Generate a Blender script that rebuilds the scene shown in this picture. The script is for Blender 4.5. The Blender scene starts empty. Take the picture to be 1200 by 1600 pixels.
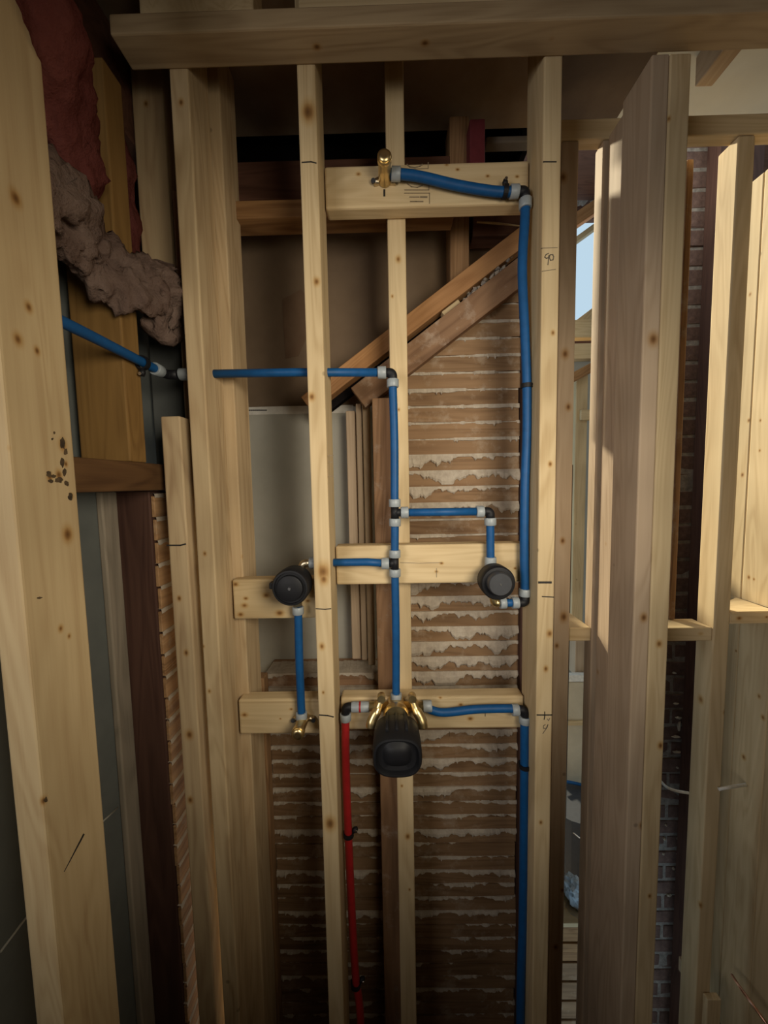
import bpy, bmesh, math, random
from mathutils import Vector, Matrix
random.seed(7)
SC = bpy.context.scene
C = SC.collection

# ------------------------------------------------------------------ camera
FPX = 578.0
DZ = 0.22                       # eye height above the 1.47 m datum used for a few heights
CAM = Vector((0, 0, 1.47+DZ))
YAW, PITCH, ROLL = math.radians(0.75), math.radians(4.35), math.radians(1.09)
FW = Vector((-math.sin(YAW)*math.cos(PITCH), math.cos(YAW)*math.cos(PITCH), -math.sin(PITCH)))
R0 = Vector((math.cos(YAW), math.sin(YAW), 0))
U0 = R0.cross(FW)
RT = R0*math.cos(ROLL) - U0*math.sin(ROLL)
UP = U0*math.cos(ROLL) + R0*math.sin(ROLL)
cd = bpy.data.cameras.new('camera'); cam = bpy.data.objects.new('camera', cd); C.objects.link(cam)
cd.sensor_fit = 'VERTICAL'; cd.sensor_height = 24; cd.sensor_width = 18; cd.lens = FPX/1600*24
cd.clip_start = 0.02
m = Matrix((RT, UP, -FW)).transposed().to_4x4(); m.translation = CAM
cam.matrix_world = m
SC.camera = cam
SC.view_settings.view_transform = 'Standard'
SC.view_settings.look = 'None'
SC.view_settings.gamma = 1
SC.view_settings.use_curve_mapping = False
SC.view_settings.exposure = 0.0

# ------------------------------------------------------------------ world, sun, lamp, added fills
w = bpy.data.worlds.new('sky'); SC.world = w; w.use_nodes = True
bg = w.node_tree.nodes['Background']; bg.inputs[0].default_value = (0.60, 0.80, 0.95, 1); bg.inputs[1].default_value = 0.85
def light(name, kind, loc, target, energy, color, **kw):
    d = bpy.data.lights.new(name, kind); d.energy = energy; d.color = color
    for k, v in kw.items(): setattr(d, k, v)
    o = bpy.data.objects.new(name, d); C.objects.link(o); o.location = loc
    o.rotation_euler = (Vector(target)-Vector(loc)).to_track_quat('-Z', 'Y').to_euler()
    return o
light('sun', 'SUN', (-2, 6, 5), (-2+0.30, 6-0.75, 5-0.46), 8.0, (1.0, 0.90, 0.66), angle=math.radians(4))
light('work_lamp', 'SPOT', (0.40, -0.14, CAM.z+.14), (-0.11, 0.86, CAM.z-.035), 45, (1.0, 0.90, 0.72), spot_size=math.radians(92), spot_blend=1.0, shadow_soft_size=0.24)
light('rear_fill_light', 'AREA', (-0.95, -0.70, CAM.z+.10), (0.80, 0.9, CAM.z-.05), 3.3, (1.0, 0.97, 0.94), shape='RECTANGLE', size=0.6, size_y=0.6, spread=math.radians(85))  # added fill from behind the viewer; no window stands there
light('far_room_fill', 'POINT', (0.96, 1.34, CAM.z+1.15), (0.96, 1.34, 0), 5, (1.0, 0.94, 0.80), shadow_soft_size=0.12)  # unseen point fill added to brighten the far studs

# ------------------------------------------------------------------ picture to place helpers
def ray(px, py):
    return FW + RT*((px-600)/FPX) - UP*((py-800)/FPX)
def P(px, py, Y):
    d = ray(px, py); return CAM + d*(Y/d.y)
def PXp(px, py, X):
    d = ray(px, py); return CAM + d*(X/d.x)
def XA(px, Y, py=800): return P(px, py, Y).x
def ZA(py, Y, px=640): return P(px, py, Y).z

# ------------------------------------------------------------------ materials
def newmat(name):
    mt = bpy.data.materials.new(name); mt.use_nodes = True
    nt = mt.node_tree; return mt, nt, nt.nodes['Principled BSDF']
def N(nt, t, **kw):
    n = nt.nodes.new(t)
    for k, v in kw.items():
        if k == 'ins':
            for i, val in v.items(): n.inputs[i].default_value = val
        else: setattr(n, k, v)
    return n
def ramp(nt, fac, stops, interp='LINEAR'):
    r = nt.nodes.new('ShaderNodeValToRGB'); r.color_ramp.interpolation = interp
    e = r.color_ramp.elements
    while len(e) < len(stops): e.new(0.5)
    for el, (p, c) in zip(e, stops):
        el.position = p; el.color = (*c, 1) if len(c) == 3 else c
    nt.links.new(fac, r.inputs[0]); return r
def math_n(nt, op, a, b=None):
    n = nt.nodes.new('ShaderNodeMath'); n.operation = op
    for i, v in enumerate((a, b)):
        if v is None: continue
        if hasattr(v, 'is_linked'): nt.links.new(v, n.inputs[i])
        else: n.inputs[i].default_value = v
    return n.outputs[0]
def mixc(nt, fac, a, b, mode='MIX'):
    n = nt.nodes.new('ShaderNodeMix'); n.data_type = 'RGBA'; n.blend_type = mode
    for idx, v in ((0, fac), (6, a), (7, b)):
        if hasattr(v, 'is_linked'): nt.links.new(v, n.inputs[idx])
        elif idx == 0: n.inputs[0].default_value = v
        else: n.inputs[idx].default_value = (*v, 1)
    return n.outputs[2]
GR = {'X': (1.2, 22, 22), 'Y': (22, 1.2, 22), 'Z': (22, 22, 1.2)}
def wood(name, light_c, dark_c, axis='Z', knots=(), rough=0.72, speck=0.5, grey=0.0, stain=None):
    """pine / old wood: streaky grain, growth ring figure, knots at given local points"""
    mt, nt, b = newmat(name); L = nt.links.new
    tc = N(nt, 'ShaderNodeTexCoord'); oi = N(nt, 'ShaderNodeObjectInfo')
    rv = N(nt, 'ShaderNodeVectorMath', operation='SCALE'); 
    cx = N(nt, 'ShaderNodeCombineXYZ', ins={1: 3.7, 2: 1.9}); L(math_n(nt, 'MULTIPLY', oi.outputs['Random'], 37.0), cx.inputs[0])
    add = N(nt, 'ShaderNodeVectorMath', operation='ADD'); L(tc.outputs['Object'], add.inputs[0]); L(cx.outputs[0], add.inputs[1])
    mp = N(nt, 'ShaderNodeMapping', ins={3: GR[axis]}); L(add.outputs[0], mp.inputs[0])
    n1 = N(nt, 'ShaderNodeTexNoise', ins={'Scale': 1.5, 'Detail': 5, 'Roughness': 0.6, 'Distortion': 0.5}); L(mp.outputs[0], n1.inputs['Vector'])
    mp2 = N(nt, 'ShaderNodeMapping', ins={3: tuple(v*(3.0 if v > 2 else 1.2) for v in GR[axis])}); L(add.outputs[0], mp2.inputs[0])
    n2 = N(nt, 'ShaderNodeTexNoise', ins={'Scale': 5.0, 'Detail': 3}); L(mp2.outputs[0], n2.inputs['Vector'])
    mp3 = N(nt, 'ShaderNodeMapping', ins={3: tuple(v*(0.55 if v > 2 else 1.0) for v in GR[axis])}); L(add.outputs[0], mp3.inputs[0])
    n3 = N(nt, 'ShaderNodeTexNoise', ins={'Scale': 1.1, 'Detail': 1.5, 'Distortion': 1.2}); L(mp3.outputs[0], n3.inputs['Vector'])
    rings = math_n(nt, 'SINE', math_n(nt, 'MULTIPLY', n3.outputs['Fac'], 46.0))
    rings = math_n(nt, 'MULTIPLY', math_n(nt, 'ADD', rings, 1.0), 0.5)
    f = math_n(nt, 'ADD', math_n(nt, 'MULTIPLY', n1.outputs['Fac'], 0.62), math_n(nt, 'MULTIPLY', rings, 0.20))
    f = math_n(nt, 'ADD', f, math_n(nt, 'MULTIPLY', n2.outputs['Fac'], 0.22))
    mid = tuple((a*0.62+c*0.38) for a, c in zip(light_c, dark_c))
    cr = ramp(nt, f, [(0.30, dark_c), (0.48, mid), (0.68, light_c), (0.85, tuple(min(1, v*1.1) for v in light_c))])
    col = cr.outputs[0]
    # large soft blotches and random tint per board
    nb = N(nt, 'ShaderNodeTexNoise', ins={'Scale': 3.0, 'Detail': 2}); L(add.outputs[0], nb.inputs['Vector'])
    bl = ramp(nt, nb.outputs['Fac'], [(0.35, (0.80, 0.78, 0.74)), (0.65, (1.06, 1.04, 1.0))])
    col = mixc(nt, 0.8, col, bl.outputs[0], 'MULTIPLY')
    # small dark specks (pin knots, nail holes)
    if speck:
        vo = N(nt, 'ShaderNodeTexVoronoi', ins={'Scale': 9.0, 'Randomness': 1.0}); L(add.outputs[0], vo.inputs['Vector'])
        sp = N(nt, 'ShaderNodeMapRange', ins={1: 0.03, 2: 0.055, 3: 1.0, 4: 0.0}); L(vo.outputs['Distance'], sp.inputs[0])
        sel = math_n(nt, 'GREATER_THAN', vo.outputs['Color'], 0.62)
        col = mixc(nt, math_n(nt, 'MULTIPLY', math_n(nt, 'MULTIPLY', sp.outputs[0], sel), speck), col, tuple(v*0.28 for v in dark_c))
    if knots:
        dmin = None
        for (kx, ky, kz, kr) in knots:
            s = N(nt, 'ShaderNodeVectorMath', operation='SUBTRACT', ins={1: (kx, ky, kz)}); L(tc.outputs['Object'], s.inputs[0])
            kr *= .85; sc_ = [1/kr]*3; sc_['XYZ'.index(axis)] = 0.72/kr
            s2 = N(nt, 'ShaderNodeVectorMath', operation='MULTIPLY', ins={1: tuple(sc_)}); L(s.outputs[0], s2.inputs[0])
            s3 = N(nt, 'ShaderNodeVectorMath', operation='LENGTH'); L(s2.outputs[0], s3.inputs[0])
            dmin = s3.outputs['Value'] if dmin is None else math_n(nt, 'MINIMUM', dmin, s3.outputs['Value'])
        dmin = math_n(nt, 'ADD', dmin, math_n(nt, 'MULTIPLY', math_n(nt, 'SUBTRACT', n1.outputs['Fac'], 0.5), 1.1))
        dk = ramp(nt, math_n(nt, 'MULTIPLY', dmin, 0.4), [(0.0, (0.26, 0.16, 0.09)), (0.16, (0.42, 0.28, 0.15)), (0.30, (0.68, 0.52, 0.35)), (0.40, (0.84, 0.73, 0.56)), (0.62, (0.97, 0.93, 0.87)), (0.8, (1, 1, 1))])
        col = mixc(nt, 1.0, col, dk.outputs[0], 'MULTIPLY')
    if stain:
        ns = N(nt, 'ShaderNodeTexNoise', ins={'Scale': 16, 'Detail': 5, 'Roughness': 0.7}); L(add.outputs[0], ns.inputs['Vector'])
        rs = ramp(nt, ns.outputs['Fac'], [(0.54, (0, 0, 0)), (0.68, (1, 1, 1))])
        col = mixc(nt, math_n(nt, 'MULTIPLY', rs.outputs[0], 0.55), col, stain)
    L(col, b.inputs['Base Color']); b.inputs['Roughness'].default_value = rough
    b.inputs['Specular IOR Level'].default_value = 0.25
    bp = N(nt, 'ShaderNodeBump', ins={'Strength': 0.10, 'Distance': 0.0015}); L(f, bp.inputs['Height']); L(bp.outputs[0], b.inputs['Normal'])
    return mt
def noisy(name, c1, c2, scale=20, rough=0.8, bump=0.2, bd=0.004, detail=5, spec=0.3):
    mt, nt, b = newmat(name); L = nt.links.new
    tc = N(nt, 'ShaderNodeTexCoord')
    n = N(nt, 'ShaderNodeTexNoise', ins={'Scale': scale, 'Detail': detail, 'Roughness': 0.65}); L(tc.outputs['Object'], n.inputs['Vector'])
    r = ramp(nt, n.outputs['Fac'], [(0.32, c1), (0.68, c2)]); L(r.outputs[0], b.inputs['Base Color'])
    b.inputs['Roughness'].default_value = rough; b.inputs['Specular IOR Level'].default_value = spec
    if bump:
        bp = N(nt, 'ShaderNodeBump', ins={'Strength': bump, 'Distance': bd}); L(n.outputs['Fac'], bp.inputs['Height']); L(bp.outputs[0], b.inputs['Normal'])
    return mt
def plain(name, c, rough=0.5, metal=0.0, spec=0.5, trans=0.0):
    mt, nt, b = newmat(name)
    n = N(nt, 'ShaderNodeTexNoise', ins={'Scale': 60, 'Detail': 3})
    tc = N(nt, 'ShaderNodeTexCoord'); nt.links.new(tc.outputs['Object'], n.inputs['Vector'])
    r = ramp(nt, n.outputs['Fac'], [(0.3, tuple(v*0.86 for v in c)), (0.7, tuple(min(1, v*1.06) for v in c))]); nt.links.new(r.outputs[0], b.inputs['Base Color'])
    b.inputs['Roughness'].default_value = rough; b.inputs['Metallic'].default_value = metal
    b.inputs['Specular IOR Level'].default_value = spec; b.inputs['Transmission Weight'].default_value = trans
    return mt
PL, PD = (0.64, 0.50, 0.30), (0.50, 0.365, 0.20)          # fresh pine
RL, RD = (0.51, 0.39, 0.275), (0.41, 0.30, 0.20)          # redder pine
M = {
 'pine_x': wood('pine_grain_x', PL, PD, 'X'), 'pine_y': wood('pine_grain_y', PL, PD, 'Y'), 'pine_z': wood('pine_grain_z', PL, PD, 'Z'),
 'red_z': wood('red_pine_grain_z', RL, RD, 'Z'), 'red_x': wood('red_pine_grain_x', RL, RD, 'X'), 'red_y': wood('red_pine_grain_y', RL, RD, 'Y'),
 'old_x': wood('old_lumber_x', (0.36, 0.20, 0.085), (0.19, 0.09, 0.035), 'X', speck=0.6), 'old_y': wood('old_lumber_y', (0.125, 0.063, 0.025), (0.07, 0.033, 0.013), 'Y', speck=0.6),
 'old_z': wood('old_lumber_z', (0.34, 0.20, 0.10), (0.19, 0.10, 0.045), 'Z', speck=0.8),
 'amber_z': wood('amber_lumber_z', (0.25, 0.142, 0.045), (0.165, 0.088, 0.026), 'Z', speck=0.3),
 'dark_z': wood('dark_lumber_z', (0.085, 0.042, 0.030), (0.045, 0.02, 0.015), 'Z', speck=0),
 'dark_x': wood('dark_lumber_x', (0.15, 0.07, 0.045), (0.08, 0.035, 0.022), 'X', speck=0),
 'lath': wood('lath_wood', (0.28, 0.172, 0.092), (0.165, 0.092, 0.045), 'X', speck=0.4, stain=(0.40, 0.31, 0.22)),
 'lath_y': wood('lath_wood_y', (0.40, 0.235, 0.115), (0.21, 0.11, 0.05), 'Y', speck=0.4, stain=(0.40, 0.31, 0.22)),
 'rafter': wood('rafter_wood', (0.50, 0.27, 0.12), (0.33, 0.16, 0.065), 'X', speck=0.3),
 'smear': wood('plaster_smeared_wood', (0.32, 0.19, 0.11), (0.17, 0.09, 0.05), 'X', speck=0.5, stain=(0.48, 0.38, 0.29)),
 'post': wood('old_post_wood', (0.36, 0.21, 0.115), (0.21, 0.115, 0.06), 'Z', speck=0.9, stain=(0.42, 0.34, 0.27)),
 'ply': noisy('plywood_underside', (0.24, 0.16, 0.10), (0.34, 0.25, 0.17), 7, 0.85, 0.1),
 'plaster': noisy('old_plaster', (0.36, 0.30, 0.235), (0.51, 0.44, 0.35), 45, 0.92, 0.6, 0.004),
 'kraft': noisy('kraft_board', (0.175, 0.12, 0.078), (0.245, 0.172, 0.11), 3, 0.9, 0.05),
 'gyp': noisy('grey_drywall', (0.36, 0.345, 0.295), (0.44, 0.42, 0.365), 4, 0.9, 0.03),
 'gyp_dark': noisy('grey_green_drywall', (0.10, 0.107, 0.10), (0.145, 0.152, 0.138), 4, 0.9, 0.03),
 'tape': noisy('white_paper_edge', (0.62, 0.59, 0.54), (0.76, 0.73, 0.67), 40, 0.8, 0.1),
 'brick': noisy('old_brick', (0.095, 0.056, 0.046), (0.185, 0.112, 0.088), 26, 0.92, 0.7, 0.006),
 'mortar': noisy('lime_mortar', (0.17, 0.145, 0.125), (0.34, 0.30, 0.26), 40, 0.95, 0.8, 0.006),
 'blue': plain('blue_tubing', (0.006, 0.075, 0.225), 0.5, spec=0.3), 'red': plain('red_tubing', (0.40, 0.016, 0.018), 0.45),
 'ring': plain('frosted_sleeve', (0.31, 0.34, 0.355), 0.42), 'black': plain('black_plastic', (0.009, 0.009, 0.011), 0.55, spec=0.3),
 'black2': plain('grey_black_plastic', (0.040, 0.042, 0.048), 0.5), 'brass': plain('brass', (0.86, 0.66, 0.33), 0.33, 1.0), 'nickel': plain('dull_brass', (0.62, 0.52, 0.36), 0.34, 1.0),
 'steel': plain('bright_steel', (0.8, 0.8, 0.8), 0.25, 1.0), 'pen': plain('marker_ink', (0.02, 0.017, 0.014), 0.7), 'pencil': plain('pencil_lead', (0.16, 0.13, 0.09), 0.7), 'ink': plain('stamp_ink', (0.23, 0.17, 0.10), 0.8),
 'pink': noisy('pink_fibreglass', (0.10, 0.028, 0.024), (0.17, 0.055, 0.046), 12, 1.0, 1.0, 0.02, 8, 0.0), 'tan': noisy('dusty_fibreglass', (0.11, 0.069, 0.054), (0.20, 0.14, 0.112), 15, 1.0, 1.0, 0.02, 8, 0.0),
 'copper': plain('copper', (0.78, 0.42, 0.28), 0.32, 1.0), 'white': plain('white_sheathing', (0.78, 0.75, 0.68), 0.45), 'void': plain('void_black', (0.012, 0.010, 0.010), 1.0, spec=0.0),  # the void black stands in for deep shade in gaps
 'room': noisy('unfinished_room_wall', (0.16, 0.13, 0.10), (0.20, 0.17, 0.13), 3, 0.95, 0), 'floor': wood('floor_boards', (0.30, 0.22, 0.14), (0.18, 0.12, 0.07), 'Y', speck=0.3),
 'beige': noisy('beige_board', (0.50, 0.43, 0.31), (0.62, 0.54, 0.40), 5, 0.9, 0.05), 'film': plain('clear_plastic_film', (0.55, 0.66, 0.76), 0.22), 'bag': plain('blue_plastic', (0.04, 0.14, 0.36), 0.3),
}
def lumber(light_c, dark_c, axis, knots): return wood('lumber_with_knots', light_c, dark_c, axis, knots=knots)

# ------------------------------------------------------------------ mesh helpers
def link(name, me, mat, parent=None, loc=(0, 0, 0)):
    o = bpy.data.objects.new(name, me); C.objects.link(o)
    if mat is not None and not me.materials: me.materials.append(mat)
    o.location = loc
    if parent is not None: o.parent = parent
    return o
def frombm(name, bm, mat, parent=None, loc=(0, 0, 0), smooth=False):
    me = bpy.data.meshes.new(name); bmesh.ops.recalc_face_normals(bm, faces=bm.faces[:]); bm.to_mesh(me); bm.free()
    if smooth:
        for p in me.polygons: p.use_smooth = True
    return link(name, me, mat, parent, loc)
def tag(o, label=None, cat=None, group=None, kind=None):
    for k, v in (('label', label), ('category', cat), ('group', group), ('kind', kind)):
        if v: o[k] = v
    return o
def bm_box(bm, x0, x1, y0, y1, z0, z1, bev=0.0, seg=2):
    r = bmesh.ops.create_cube(bm, size=1)
    vs = r['verts']
    for v in vs:
        v.co = Vector((x0+(v.co.x+.5)*(x1-x0), y0+(v.co.y+.5)*(y1-y0), z0+(v.co.z+.5)*(z1-z0)))
    if bev:
        es = list({e for v in vs for e in v.link_edges})
        bmesh.ops.bevel(bm, geom=es, offset=bev, segments=seg, affect='EDGES', profile=0.5)
def box(name, x0, x1, y0, y1, z0, z1, mat, label=None, cat=None, group=None, kind=None, bev=0.003, parent=None, knots=None, woodc=(PL, PD), axis='Z'):
    """one board; its origin at the middle of its base"""
    o_ = Vector(((x0+x1)/2, (y0+y1)/2, z0))
    if parent is not None:
        o_p = o_ - parent.location
    bm = bmesh.new(); bm_box(bm, x0-o_.x, x1-o_.x, y0-o_.y, y1-o_.y, 0, z1-z0, bev)
    if knots:
        mat = lumber(woodc[0], woodc[1], axis, [tuple(Vector(k[0])-o_)+(k[1],) for k in knots])
    ob = frombm(name, bm, mat, parent, o_ if parent is None else o_p)
    for p in ob.data.polygons: p.use_smooth = False
    return tag(ob, label, cat, group, kind)
def smooth_path(pts, sub=8):
    pts = [Vector(p) for p in pts]
    if len(pts) < 3: return pts
    out = []
    for i in range(len(pts)-1):
        p0 = pts[max(i-1, 0)]; p1 = pts[i]; p2 = pts[i+1]; p3 = pts[min(i+2, len(pts)-1)]
        for k in range(sub):
            t = k/sub
            out.append(0.5*((2*p1)+(p2-p0)*t+(2*p0-5*p1+4*p2-p3)*t*t+(3*p1-p0-3*p2+p3)*t**3))
    out.append(pts[-1]); return out
def bm_tube(bm, pts, r, seg=14, cap=True):
    """r: number or list per point"""
    pts = [Vector(p) for p in pts]; n = len(pts)
    rs = r if isinstance(r, (list, tuple)) else [r]*n
    rings = []; t0 = (pts[1]-pts[0]).normalized()
    u = t0.orthogonal().normalized()
    for i in range(n):
        t = (pts[min(i+1, n-1)]-pts[max(i-1, 0)]).normalized()
        u = (u - t*u.dot(t)).normalized(); v = t.cross(u)
        rings.append([bm.verts.new(pts[i]+(u*math.cos(2*math.pi*k/seg)+v*math.sin(2*math.pi*k/seg))*rs[i]) for k in range(seg)])
    for a, b_ in zip(rings, rings[1:]):
        for k in range(seg): bm.faces.new((a[k], a[(k+1) % seg], b_[(k+1) % seg], b_[k]))
    if cap:
        bm.faces.new(rings[0][::-1]); bm.faces.new(rings[-1])
def tube(name, pts, r, mat, parent=None, seg=16, origin=None):
    o_ = Vector(origin) if origin is not None else (parent.location.copy() if parent is not None else Vector(pts[0]))
    bm = bmesh.new(); bm_tube(bm, [Vector(p)-o_ for p in pts], r, seg)
    ob = frombm(name, bm, mat, parent, o_ if parent is None else (0, 0, 0))
    for p in ob.data.polygons: p.use_smooth = len(p.vertices) == 4
    return ob
def empty(name, loc, label, cat, group=None):
    o = bpy.data.objects.new(name, None); C.objects.link(o); o.location = loc
    return tag(o, label, cat, group)
def lathe_y(name, cx, cz, prof, mat, parent, seg=32, sup=2.0, zs=1.0):
    """revolve (radius, y) profile about a line along Y; sup > 2 squares the section"""
    o_ = parent.location; bm = bmesh.new(); rings = []
    for (r, y) in prof:
        ring = []
        for k in range(seg):
            a = 2*math.pi*k/seg; c, s = math.cos(a), math.sin(a)
            q = (abs(c)**sup+abs(s)**sup)**(-1/sup)
            ring.append(bm.verts.new(Vector((cx+c*q*r, y, cz+s*q*r*zs))-o_))
        rings.append(ring)
    for a, b_ in zip(rings, rings[1:]):
        for k in range(seg): bm.faces.new((a[k], a[(k+1) % seg], b_[(k+1) % seg], b_[k]))
    bm.faces.new(rings[0]); bm.faces.new(rings[-1][::-1])
    ob = frombm(name, bm, mat, parent)
    for p in ob.data.polygons: p.use_smooth = True
    try: ob.data.set_sharp_from_angle(angle=math.radians(40))
    except Exception: pass
    return ob
def drill(ob, p0, p1, r):
    """cut a round hole through a board"""
    bm = bmesh.new(); bm_tube(bm, [Vector(p0), Vector(p1)], r, 18)
    cut = frombm('cutter', bm, None)
    md = ob.modifiers.new('hole', 'BOOLEAN'); md.object = cut; md.operation = 'DIFFERENCE'; md.solver = 'EXACT'
    dg = bpy.context.evaluated_depsgraph_get(); dg.update()
    me = bpy.data.meshes.new_from_object(ob.evaluated_get(dg)); ob.modifiers.clear(); ob.data = me
    bpy.data.objects.remove(cut)
def mark(name, parent, strokes, Y, mat, width=0.0016):
    if name == 'pen_mark' and len(strokes) > 1:
        return [mark(name, parent, [s_], Y, mat, width) for s_ in strokes]
    """ink or pencil strokes lying on a front face at depth Y; strokes are pixel polylines"""
    bm = bmesh.new(); o_ = parent.location
    for st in strokes:
        wd = width
        if isinstance(st, tuple): st, wd = st
        pts = [P(x, y, Y)-o_ for x, y in st]
        for a, b_ in zip(pts, pts[1:]):
            d = (b_-a).normalized(); n = Vector((-d.z, 0, d.x))*wd/2; e = d*wd*0.3
            bm_vs = [bm.verts.new(q+Vector((0, -dy, 0))) for dy in (0.0006, -0.0002) for q in (a-e+n, b_+e+n, b_+e-n, a-e-n)]
            f = bm_vs
            for idx in ((0, 1, 2, 3), (4, 7, 6, 5), (0, 4, 5, 1), (1, 5, 6, 2), (2, 6, 7, 3), (3, 7, 4, 0)): bm.faces.new([f[i] for i in idx])
    o = frombm(name, bm, mat, parent)
    if len(strokes) > 1: o['kind'] = 'stuff'
    return o
def fbm(x, seed=0.0):
    return (math.sin(x*1.0+seed)+0.6*math.sin(x*2.3+seed*1.7)+0.45*math.sin(x*5.1+seed*2.9)+0.3*math.sin(x*11.7+seed*0.6)+0.18*math.sin(x*23.9+seed*3.1))/2.0

# ------------------------------------------------------------------ key planes
YA, YB = 0.770, 0.859          # new front wall studs
YS = 0.835                     # front of the blocks
ZTOP = ZA(97, YA)              # underside of the ledger
ZCEIL = CAM.z + 0.965

# ------------------------------------------------------------------ setting
box('floor', -1.7, 2.0, -1.7, 1.03, -0.05, 0.0, M['floor'], kind='structure', bev=0, axis='Y')
box('floor', 1.0, 2.0, 1.0301, 1.20, -0.05, 0.0, M['floor'], kind='structure', bev=0, axis='Y')
box('ceiling', -1.7, 0.40, -1.7, 1.095, ZCEIL, ZCEIL+0.02, M['ply'], kind='structure', bev=0)
box('ceiling', 0.40, 0.63, -1.7, 1.10, ZCEIL, ZCEIL+0.02, noisy('shaded_plywood', (.10, .066, .043), (.15, .105, .07), 6, .9, .1), kind='structure', bev=0)  # darkened copy of the ceiling plywood, shade put into its colour
box('ceiling', 0.63, 2.0, -1.7, 1.10, ZCEIL, ZCEIL+0.02, noisy('daylit_ceiling_sheet', (0.62, 0.59, 0.50), (0.70, 0.67, 0.57), 4, 0.9, 0), kind='structure', bev=0)  # paler copy of the ceiling, daylight put into its colour
box('floor', 0.30, 2.8, 1.101, 3.4, -1.05, -1.0, M['floor'], kind='structure', bev=0)
box('sun_block_wall', -0.10, 0.84, 1.70, 1.80, -1.0, CAM.z+.07, M['room'], kind='structure', bev=0)  # unseen blocker added to keep sun off the lower corner lumber
box('sky_shield', 0.30, 2.42, 1.26, 2.45, 3.42, 3.46, M['dark_x'], kind='structure', bev=0)  # unseen slab added to cut sky light in the far room
box('sky_shield_left', 0.37, 0.385, 1.13, 1.69, -1.0, CAM.z-.2, M['room'], kind='structure', bev=0)  # unseen low screen added against sky light from the left
box('sky_shield_right', 2.40, 2.44, 1.26, 2.72, -1.0, 3.42, M['room'], kind='structure', bev=0)  # side screen added to darken the far room
box('wall_far', 0.9, 2.6, 2.64, 2.70, -1.0, CAM.z+.90, M['gyp'], kind='structure', bev=0)
box('wall_far_upper', 0.9, 2.2, 2.60, 2.64, CAM.z+1.72, CAM.z+2.6, M['dark_x'], kind='structure', bev=0)
box('void_closer_2', 0.386, 0.40, 1.0955, 1.22, ZCEIL-.06, ZCEIL+0.42, M['void'], kind='structure', bev=0)  # added black side panel, stops sky leaking into the gap
box('wall_rear', -1.7, 2.0, -1.72, -1.70, 0, ZCEIL, M['room'], kind='structure', bev=0)
box('wall_left', -1.72, -1.70, -1.7, 1.2, 0, ZCEIL, M['room'], kind='structure', bev=0)
box('wall_right', 2.0, 2.02, -1.7, 1.10, 0, ZCEIL, M['room'], kind='structure', bev=0)
box('sun_block_left', -1.7, -0.62, 1.20, 1.22, 0, ZCEIL+0.4, M['void'], kind='structure', bev=0)  # added black panel shutting out the sun left of the bay
box('void_backing', -0.62, 0.385, 1.20, 1.22, 1.9, ZCEIL+0.4, M['void'], kind='structure', bev=0)  # black sheet painted in for the dark void above the beam
box('sky_shield', -1.7, 0.385, 1.095, 1.22, ZCEIL+0.4, ZCEIL+0.42, M['void'], kind='structure', bev=0)  # added lid over the black void, keeps the sky out
box('void_closer_1', -1.7, 0.40, 1.083, 1.095, ZCEIL+0.02, ZCEIL+0.4, M['void'], kind='structure', bev=0)  # added black panel closing the void above the ceiling

# ------------------------------------------------------------------ new front wall
ZF = 0.038
box('sole_plate', -0.462, 0.36, YA, YB, 0.0, ZF, M['pine_x'], 'flat pine sole plate on the floor under the plumbing wall studs', 'plate', axis='X')
ZST = ZCEIL-0.002
def stud(name, l, r, Y0, Y1, z0, z1, label, mat='pine_z', knots=None, woodc=(PL, PD), ref=800, group=None, cat='stud'):
    return box(name, XA(l, Y0, ref), XA(r, Y0, ref), Y0, Y1, z0, z1, M[mat], label, cat, group, knots=[(P(x, y, Y), rr) for (x, y, Y, rr) in knots] if knots else None, woodc=woodc)
sB = stud('wall_stud', 487, 513.5, YA, YB, ZF, ZST, 'pine stud left of the black main valve, drilled for the blue tubing', knots=[(481, 175, YA, .013), (505, 893, YA, .014), (506, 905, YA, .009), (503, 1010, YA, .006), (516, 1287, YA, .012), (505, 1082, YA, .003), (495, 440, YA, .006), (487, 620, YA, .006)])
sA = stud('wall_stud', 841.5, 868, YA, YB, ZF, ZST, 'pine stud with pencilled figures right of the long vertical blue tube', knots=[(859, 990, YA, .006), (845, 1285, YA, .004), (860, 725, YA, .004), (864, 520, YA, .004), (853, 1045, YA, .005)])
sL = stud('wall_stud', 304, 331, YA, YB, ZF, ZST, 'tall pine stud left of the recessed bay, drilled where a blue tube comes out', knots=[(320, 865, YA, .004), (327, 1080, YA, .004), (318, 1010, YA, .003), (283, 160, YA, .005), (316, 1262, YA, .004)], woodc=((0.60, 0.46, 0.28), (0.42, 0.29, 0.16)))
sD1 = stud('wall_stud', 995.5, 1021, YA, YB, ZF, ZTOP, 'pinkish pine stud with a dark knot, first of the doubled pair at the door opening', knots=[(1006, 965, YA, .007), (1003, 1290, YA, .006), (1021, 530, YA, .010), (1015, 120, YA, .003)], woodc=(RL, RD))
sD2 = stud('wall_stud', 1021.6, 1052, YA, YB, ZF, ZTOP, 'pale pine stud nailed to the pinkish one, nearer the bricks', knots=[(1030, 1006, YA, .006), (1032, 1165, YA, .006), (1045, 185, YA, .004), (1015, 1400, YA, .004)])
zc0 = ZA(650, YA, 270)
sL0 = stud('cripple_stud', 260, 290, YA, YB, ZF, zc0, 'short pine stud with a black cut line, its top sawn off beside the dark opening', knots=[(280, 935, YA, .004), (291, 1020, YA, .005), (296, 1148, YA, .008), (297, 1250, YA, .006)], woodc=((0.54, 0.41, 0.25), (0.38, 0.26, 0.15)))
zu0 = ZA(470, 0.87, 240)
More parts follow.
